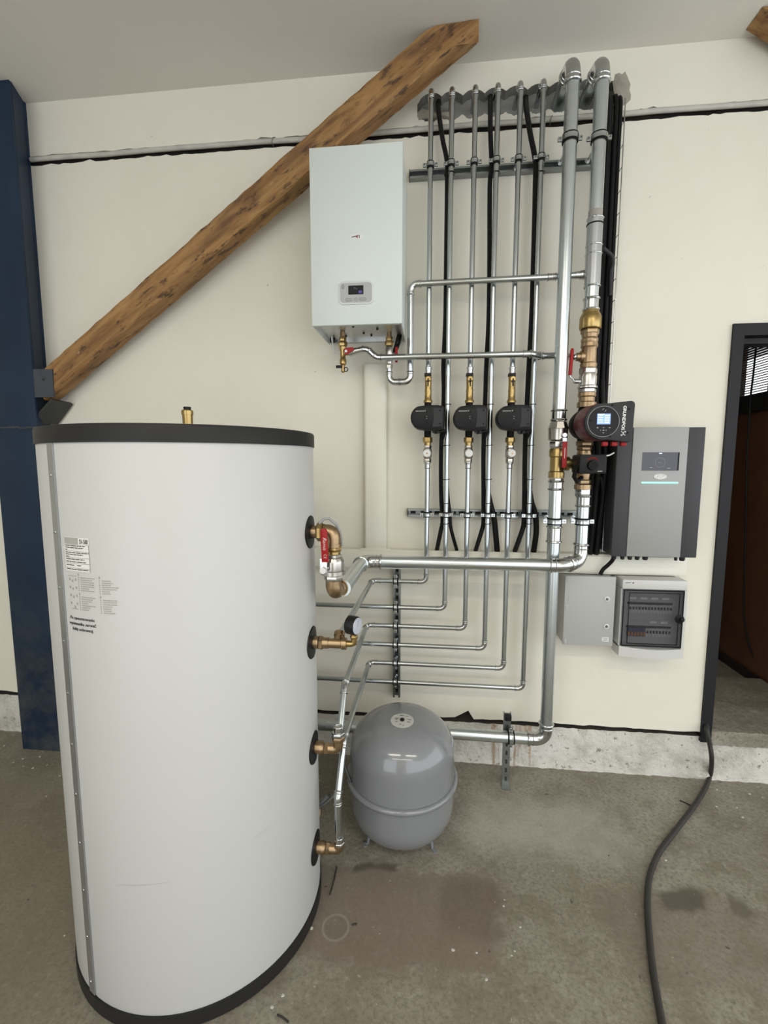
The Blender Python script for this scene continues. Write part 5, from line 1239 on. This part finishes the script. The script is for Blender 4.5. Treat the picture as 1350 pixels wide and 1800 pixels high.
for k, (x, r, m_, lab, yy) in enumerate(cabs):
    ends = [0.722, 0.749, 0.772, 0.790, 0.736][k]
    pts = [(x, 0.09, 3.20 - 0.01 * k), (x, 0.01, 3.19 - 0.01 * k), (x + 0.0, yy, 3.13), (x + trx(2.9), yy, 2.9), (x + trx(2.4), yy, 2.4), (x + trx(1.9), yy, 1.9), (x + trx(1.6) + (ends - x) * 0.4, yy - 0.01, 1.62), (ends, yy - 0.006, 1.4), (ends, yy, 1.25), (ends, -0.022 if yy > -0.05 else -0.044, TT)]
    t = solo(MB().tube(spline(pts, 5), r, 12), 'tray_cable', M[m_], lab, 'cable', 'cables in the mesh tray')
for k, (x, lab) in enumerate(((0.745, 'black cable dropping beside the controller left side, nearer the thick pipe'), (0.773, 'black cable dropping tight along the controller left side'))):
    pts = [(x - 0.02, -0.075, 1.95), (x - 0.012, -0.082, 1.80), (x + 0.008, -0.085, 1.60), (x + 0.006, -0.075, 1.40), (x, -0.072, 1.25), (x - 0.004, -0.062, TT)]
    solo(MB().tube(spline(pts, 6), 0.012, 12), 'tray_cable', M['rubber'], lab, 'cable', 'cables beside the controller')
solo(MB().tube(spline([at(1060, 437, -0.10), at(1068, 443, -0.09), at(1076, 452, -0.08), at(1077, 465, -0.065), at(1074, 480, -0.055), at(1073, 520, -0.052)], 6), 0.009, 10), 'sensor_cable', M['dgrey'], 'dark grey cable looping from the thick pipe coupling into the mesh tray', 'cable')
solo(MB().tube(spline([at(1055, 838, -0.15), at(1060, 860, -0.12), at(1058, 890, -0.10), at(1052, 925, -0.09), at(1050, 955, -0.06)], 6), 0.006, 10), 'sensor_cable', M['rubber'], 'thin black cable hanging below the actuator beside the controller', 'cable')
# black cable from the controller down to the junction box
jc = spline([at(1079, 975, -0.10), at(1077, 984, -0.10), at(1069, 993, -0.09), at(1060, 1001, -0.085), at(1055, 1010, -0.085)], 6)
solo(MB().tube(jc, 0.009, 10), 'link_cable', M['rubber'], 'short black cable from the controller down to the grey junction box', 'cable')
# cable on the floor
fl = [(1243, 1272, -0.03, None), (1244, 1290, -0.035, None), (1248, 1322, -0.05, None)]
P3 = [at(1241, 1268, 0.02), at(1243, 1285, -0.04), at(1248, 1310, -0.055), at(1251, 1335, -0.065), V(*[*atz(1248, 1362, 0.02)[:2], 0.013])]
for x, y in ((1236, 1392), (1215, 1424), (1185, 1463), (1158, 1500), (1142, 1540), (1138, 1585), (1141, 1640), (1147, 1700), (1155, 1750), (1165, 1805), (1180, 1880)):
    q = atz(x, y, 0.011); P3.append(V(q.x, q.y, 0.011))
solo(MB().tube(spline(P3, 7), 0.0105, 12), 'floor_cable', M['cable'], 'long black power cable trailing from the doorway across the concrete floor', 'cable')

# ================================================================== CONTROLLER AND BOXES
CX0, CX1, CZ0, CZ1, CYF = 0.800, 1.160, 1.160, 1.731, -0.165
co = thing('heat_pump_controller', 'grey and anthracite wall controller with a green light bar beside the large pump', 'controller', (0.98, -0.08, CZ0))
MB().box(CX0 + 0.004, CX1 - 0.004, CYF + 0.03, -0.001, CZ0 + 0.003, CZ1 - 0.003).build('back_box', M['ctrld'], co)
MB().box(CX0, 0.8635, CYF, CYF + 0.0299, CZ0, CZ1, 0.003).build('side_cover', M['ctrld'], co)
MB().box(1.0915, CX1, CYF, CYF + 0.0299, CZ0, CZ1, 0.003).build('side_cover', M['ctrld'], co)
fr = MB().box(0.864, 1.091, CYF - 0.003, CYF + 0.0299, CZ0 + 0.001, CZ1 + 0.001, 0.002).build('front_panel', M['ctrl'], co)
a, b = at(1129.5, 795, CYF - 0.003), at(1192.5, 827.5, CYF - 0.003); yq = CYF - 0.003
MB().box(a.x, b.x, yq - 0.0012, yq - 0.0001, b.z, a.z).build('touch_screen', M['cscreen'], fr)
MB().box(b.x - 0.006, b.x - 0.0005, yq - 0.0016, yq - 0.0013, b.z + 0.002, a.z - 0.002).build('screen_edge', M['rubber'], fr)
c = at(1160, 813, yq)
MB().ring((c.x, yq - 0.0013, c.z), (0, 1, 0), 0.0205, 0.0008, 32, 5).build('screen_ring', M['cline'], fr)
t = text_mb('Heat', 0.0075, 0.0002); face_front(t, (c.x, yq - 0.0016, c.z)); t.build('screen_text', M['cline'], fr)
bq = MB(); q = at(1161, 797, yq); bq.box(q.x - 0.006, q.x + 0.006, yq - 0.0017, yq - 0.0013, q.z - 0.002, q.z + 0.002); bq.build('screen_clock', M['bluel'], fr)
bq = MB()
for (x, y) in ((1144, 822), (1175, 823)): q = at(x, y, yq); bq.box(q.x - 0.006, q.x + 0.006, yq - 0.0017, yq - 0.0013, q.z - 0.0015, q.z + 0.0015)
bq.build('screen_value', M['cline'], fr)
q = at(1160, 838, yq); rx_, rz_ = 0.0275, 0.0125
bd_ = MB().prism([(q.x + rx_ * math.cos(2 * math.pi * i / 40), q.z + rz_ * math.sin(2 * math.pi * i / 40)) for i in range(40)], yq - 0.003, yq - 0.0001, 0.0012).build('badge', M['white'], fr)
MB().tube([(q.x + rx_ * 0.86 * math.cos(2 * math.pi * i / 40), yq - 0.0031, q.z + rz_ * 0.80 * math.sin(2 * math.pi * i / 40)) for i in range(40)], 0.0007, 5, closed=True).build('badge_line', M['inkg'], bd_)
t = text_mb('PZP', 0.014, 0.0003, italic=0.25, width=0.032); face_front(t, (q.x, yq - 0.0033, q.z)); t.build('lettering', M['inkg'], bd_)
g0, g1 = at(1127, 848.5, yq), at(1192, 848.5, yq); gz_ = (g0.z + g1.z) / 2
MB().prism(rrect((g0.x + g1.x) / 2, gz_, g1.x - g0.x, 0.0072, 0.0035, 4), yq - 0.0018, yq - 0.0001).build('light_bar', M['green'], fr)
for (px_, r) in ((1080, 0.008), (1094, 0.009), (1107, 0.010), (1120, 0.010), (1134, 0.012), (1188, 0.007), (1199, 0.012)):
    q = at(px_, 979, -0.11); MB().stack((q.x, -0.11, CZ0 + 0.0028), (0, 0, -1), [(0, r), (0.022, r), (0.028, r * 0.8)], 12).build('cable_gland', M['dgrey'], co)
# grey junction box
JX0, JX1, JZ0, JZ1, JY = 0.615, 0.842, 0.722, 1.056, -0.130
jb = thing('junction_box', 'plain light grey junction box with two round locks below the trunking', 'electrical box', ((JX0 + JX1) / 2, -0.06, JZ0))
MB().box(JX0 + 0.003, JX1 - 0.003, JY + 0.016, -0.001, JZ0 + 0.003, 1.0455 + 0.0, 0.004).build('box_body', M['grey'], jb)
dr = MB().box(JX0, JX1, JY, JY + 0.0158, JZ0, JZ1, 0.005).build('door', M['grey'], jb)
for (x, y) in ((1067, 1053), (1066, 1101)):
    q = at(x, y, JY); lk = MB().stack((q.x, JY - 0.0001, q.z), (0, -1, 0), [(0, 0.0125), (0.002, 0.0125), (0.003, 0.011)], 24).build('lock', M['lpanel'], dr)
    MB().stack((q.x, JY - 0.0032, q.z), (0, -1, 0), [(0, 0.006), (0.002, 0.0055)], 16).build('key_slot', M['dgrey'], dr)
    MB().stack((q.x, JY - 0.0053, q.z), (0, -1, 0), [(0, 0.003), (0.001, 0.003)], 10).build('key_pin', M['zinc'], dr)
hg = MB(); lx0 = JX0 + 0.012
for (za, zb_) in ((JZ1 - 0.03, JZ1 - 0.004), (JZ1 - 0.165, JZ1 - 0.135), (JZ0 + 0.004, JZ0 + 0.03)): hg.box(lx0 - 0.006, lx0 + 0.006, JY - 0.0014, JY - 0.0002, za, zb_, 0.0004)
hg.box(lx0 + 0.0065, lx0 + 0.0080, JY - 0.0008, JY - 0.0002, JZ1 - 0.165, JZ1 - 0.012); hg.build('hinge', M['grey'], dr)
q = at(1064, 1124, JY); sk = MB().box(q.x - 0.0145, q.x + 0.0145, JY - 0.0006, JY - 0.0001, q.z - 0.0095, q.z + 0.0095).build('rating_sticker', M['white'], dr)
bars(MB(), q.x - 0.011, q.z + 0.006, 3, 0.022, 0.0018, 0.0045, JY - 0.0012, 4).build('printed_lines', M['ink'], sk)
# distribution board with smoked door
EX0, EX1, EZ0, EZ1, EY = 0.866, 1.148, 0.680, 1.048, -0.140
db = thing('distribution_board', 'pale grey distribution board with a smoked transparent door showing breakers', 'electrical box', ((EX0 + EX1) / 2, -0.06, EZ0))
mb = MB(); mb.box(EX0 + 0.002, EX1 - 0.002, -0.060, -0.001, EZ0 + 0.004, EZ1 - 0.006, 0.003); mb.build('back_box', M['grey2'], db)
fr = MB(); yb_ = -0.0605
fr.box(EX0, EX1, EY, yb_, EZ1 - 0.046, EZ1, 0.006); 
# lower apron bulges forward
bl = MB(); n = 14; vs = []
for i in range(n + 1):
    u = i / n; x = EX0 + (EX1 - EX0) * u; y = EY - 0.010 * math.sin(math.pi * u)
    zt_ = EZ0 + 0.052 - 0.010 * math.sin(math.pi * u * 0.9)
    vs += [(x, y, EZ0 + 0.004 - 0.006 * math.sin(math.pi * u)), (x, y, zt_), (x, yb_, zt_), (x, yb_, EZ0 + 0.002)]
fs = []
for i in range(n):
    for k in range(4): fs.append((i * 4 + k, i * 4 + (k + 1) % 4, i * 4 + 4 + (k + 1) % 4, i * 4 + 4 + k))
fs += [(0, 1, 2, 3), (n * 4 + 3, n * 4 + 2, n * 4 + 1, n * 4)]
fr.add(vs, fs)
fr.box(EX0, EX0 + 0.006, EY + 0.012, yb_, EZ0 + 0.045, EZ1 - 0.046); fr.box(EX1 - 0.012, EX1, EY, yb_, EZ0 + 0.045, EZ1 - 0.046)
fro = fr.build('front_frame', M['grey2'], db)
q = at(1107, 1025, EY); bars(MB(), q.x - 0.018, q.z + 0.003, 1, 0.024, 0.0025, 0.01, EY - 0.0007, 9).box(q.x + 0.012, q.x + 0.018, EY - 0.0007, EY - 0.0003, q.z - 0.001, q.z + 0.004).build('lettering', M['dgrey'], fro)
MB().box(EX0 + 0.0065, EX1 - 0.0125, -0.100, -0.0606, EZ0 + 0.0535, EZ1 - 0.0465).build('inner_cover', M['cover'], db)
ix0, ix1 = EX0 + 0.045, EX1 - 0.045
def row(z, n, first_blue):
    w_ = (ix1 - ix0) / 14
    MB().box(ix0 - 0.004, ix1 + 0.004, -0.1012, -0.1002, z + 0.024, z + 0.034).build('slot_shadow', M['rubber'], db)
    for k in range(14):
        x = ix0 + k * w_; blue = k < first_blue
        br = MB().box(x + 0.0006, x + w_ - 0.0006, -0.108, -0.1002, z - 0.016, z + 0.0235).build('breaker', M['bluebr'] if blue else M['breaker'], db)
        MB().box(x + w_ * 0.3, x + w_ * 0.72, -0.114, -0.1082, z + 0.002 if not blue else z - 0.012, z + 0.014 if not blue else z + 0.006).build('toggle', M['orange'] if blue else M['dgrey'], br)
    MB().box(ix0, ix1, -0.1022, -0.1002, z + 0.046, z + 0.060).build('label_strip', M['cover'], db)
    for k in range(4):
        if first_blue and k < 2: continue
        x = ix0 + (ix1 - ix0) * (k + 0.1) / 4; MB().box(x, x + 0.030, -0.1030, -0.1023, z + 0.048, z + 0.058).build('circuit_label', M['white'], db)
row(EZ1 - 0.150, 14, 0); row(EZ0 + 0.105, 14, 6)
do = MB().box(EX0 + 0.0068, EX1 - 0.0128, EY + 0.001, EY + 0.004, EZ0 + 0.0540, EZ1 - 0.0470).build('smoked_door', M['smoke'], db)
def frame_rect(x0, x1, z0, z1, w_, y0, y1):
    mb = MB(); mb.box(x0, x1, y0, y1, z1 - w_, z1); mb.box(x0, x1, y0, y1, z0, z0 + w_); mb.box(x0, x0 + w_, y0, y1, z0 + w_, z1 - w_); mb.box(x1 - w_, x1, y0, y1, z0 + w_, z1 - w_); return mb
frame_rect(EX0 + 0.0068, EX1 - 0.0128, EZ0 + 0.0540, EZ1 - 0.0470, 0.004, EY - 0.003, EY + 0.0008).build('door_rim', M['screen'], do)
frame_rect(EX0 + 0.032, EX1 - 0.030, EZ0 + 0.066, EZ1 - 0.060, 0.0025, EY - 0.0015, EY + 0.0008).build('door_ridge', M['screen'], do)
q = at(1197, 1089, EY - 0.004); MB().stack((q.x - 0.004, EY + 0.0005, q.z), (0, -1, 0), [(0, 0.020), (0.003, 0.020), (0.004, 0.018)], 24).build('door_grip', M['screen'], do)
MB().stack((q.x + 0.004, EY - 0.0036, q.z), (0, -1, 0), [(0, 0.009), (0.008, 0.009), (0.010, 0.006)], 18).build('latch_knob', M['black'], do)

# ================================================================== SMALL THINGS ON THE FLOOR
rc = random.Random(21)
spots = [(24, 1340), (41, 1347), (58, 1350), (83, 1345), (70, 1330), (105, 1364), (82, 1400), (40, 1334), (75, 1322), (8, 1311), (1260, 1388), (1272, 1391), (1284, 1394), (1318, 1396), (1306, 1437), (1340, 1402), (1295, 1420), (1259, 1418), (796, 1670), (838, 1675), (855, 1722), (885, 1593), (887, 1582), (899, 1680), (905, 1672), (915, 1630), (113, 1645), (1170, 1512), (548, 1632), (497, 1750), (478, 1770)]
for k, (x, y) in enumerate(spots):
    p = atz(x, y, 0.0); s = rc.uniform(0.003, 0.006); m = 6
    vs = []
    for j in range(m):
        an = 2 * math.pi * j / m; rr = s * rc.uniform(0.6, 1.2); vs.append((p.x + rr * math.cos(an) * 1.3, p.y + rr * math.sin(an), 0.0002))
    for j in range(m):
        v = vs[j]; vs.append((p.x + (v[0] - p.x) * 0.7, p.y + (v[1] - p.y) * 0.7, s * rc.uniform(0.3, 0.6)))
    fs = [(j, (j + 1) % m, m + (j + 1) % m, m + j) for j in range(m)] + [tuple(range(m, 2 * m)), tuple(range(m - 1, -1, -1))]
    solo(MB().add(vs, fs), 'plaster_crumb', M['chip'], *(('pale plaster crumb on the floor near the foot of the blue column', 'debris', 'crumbs by the column') if x < 300 else ('pale plaster crumb on the floor right of the cable near the plinth', 'debris', 'crumbs by the doorway') if x > 1100 else ('pale plaster crumb on the bare floor in front, between tank and cable', 'debris', 'crumbs in front')))
a, b = atz(592, 1524, 0.004), atz(580, 1572, 0.004)
solo(MB().tube([a, (a + b) / 2 + V(0.002, 0, 0), b], 0.0028, 6), 'wire_offcut', M['twig'], 'thin straight dark wire offcut on the floor right of the tank', 'debris')
for k, (x, y, l, an, lab) in enumerate(((1208, 1413, 0.03, 2.4, 'short dark twig beside the floor cable'), (623, 1625, 0.008, 0.3, 'tiny dark crumb next to the ring mark on the floor'), (497, 1790, 0.02, 2.8, 'dark sliver on the floor at the lower edge right of the tank'))):
    p = atz(x, y, 0.003); d_ = V(math.cos(an), math.sin(an), 0) * l
    solo(MB().tube([p - d_, p + d_ * 0.2 + V(0, 0.002, 0), p + d_], 0.003, 6), 'floor_debris', M['twig'], lab, 'debris')
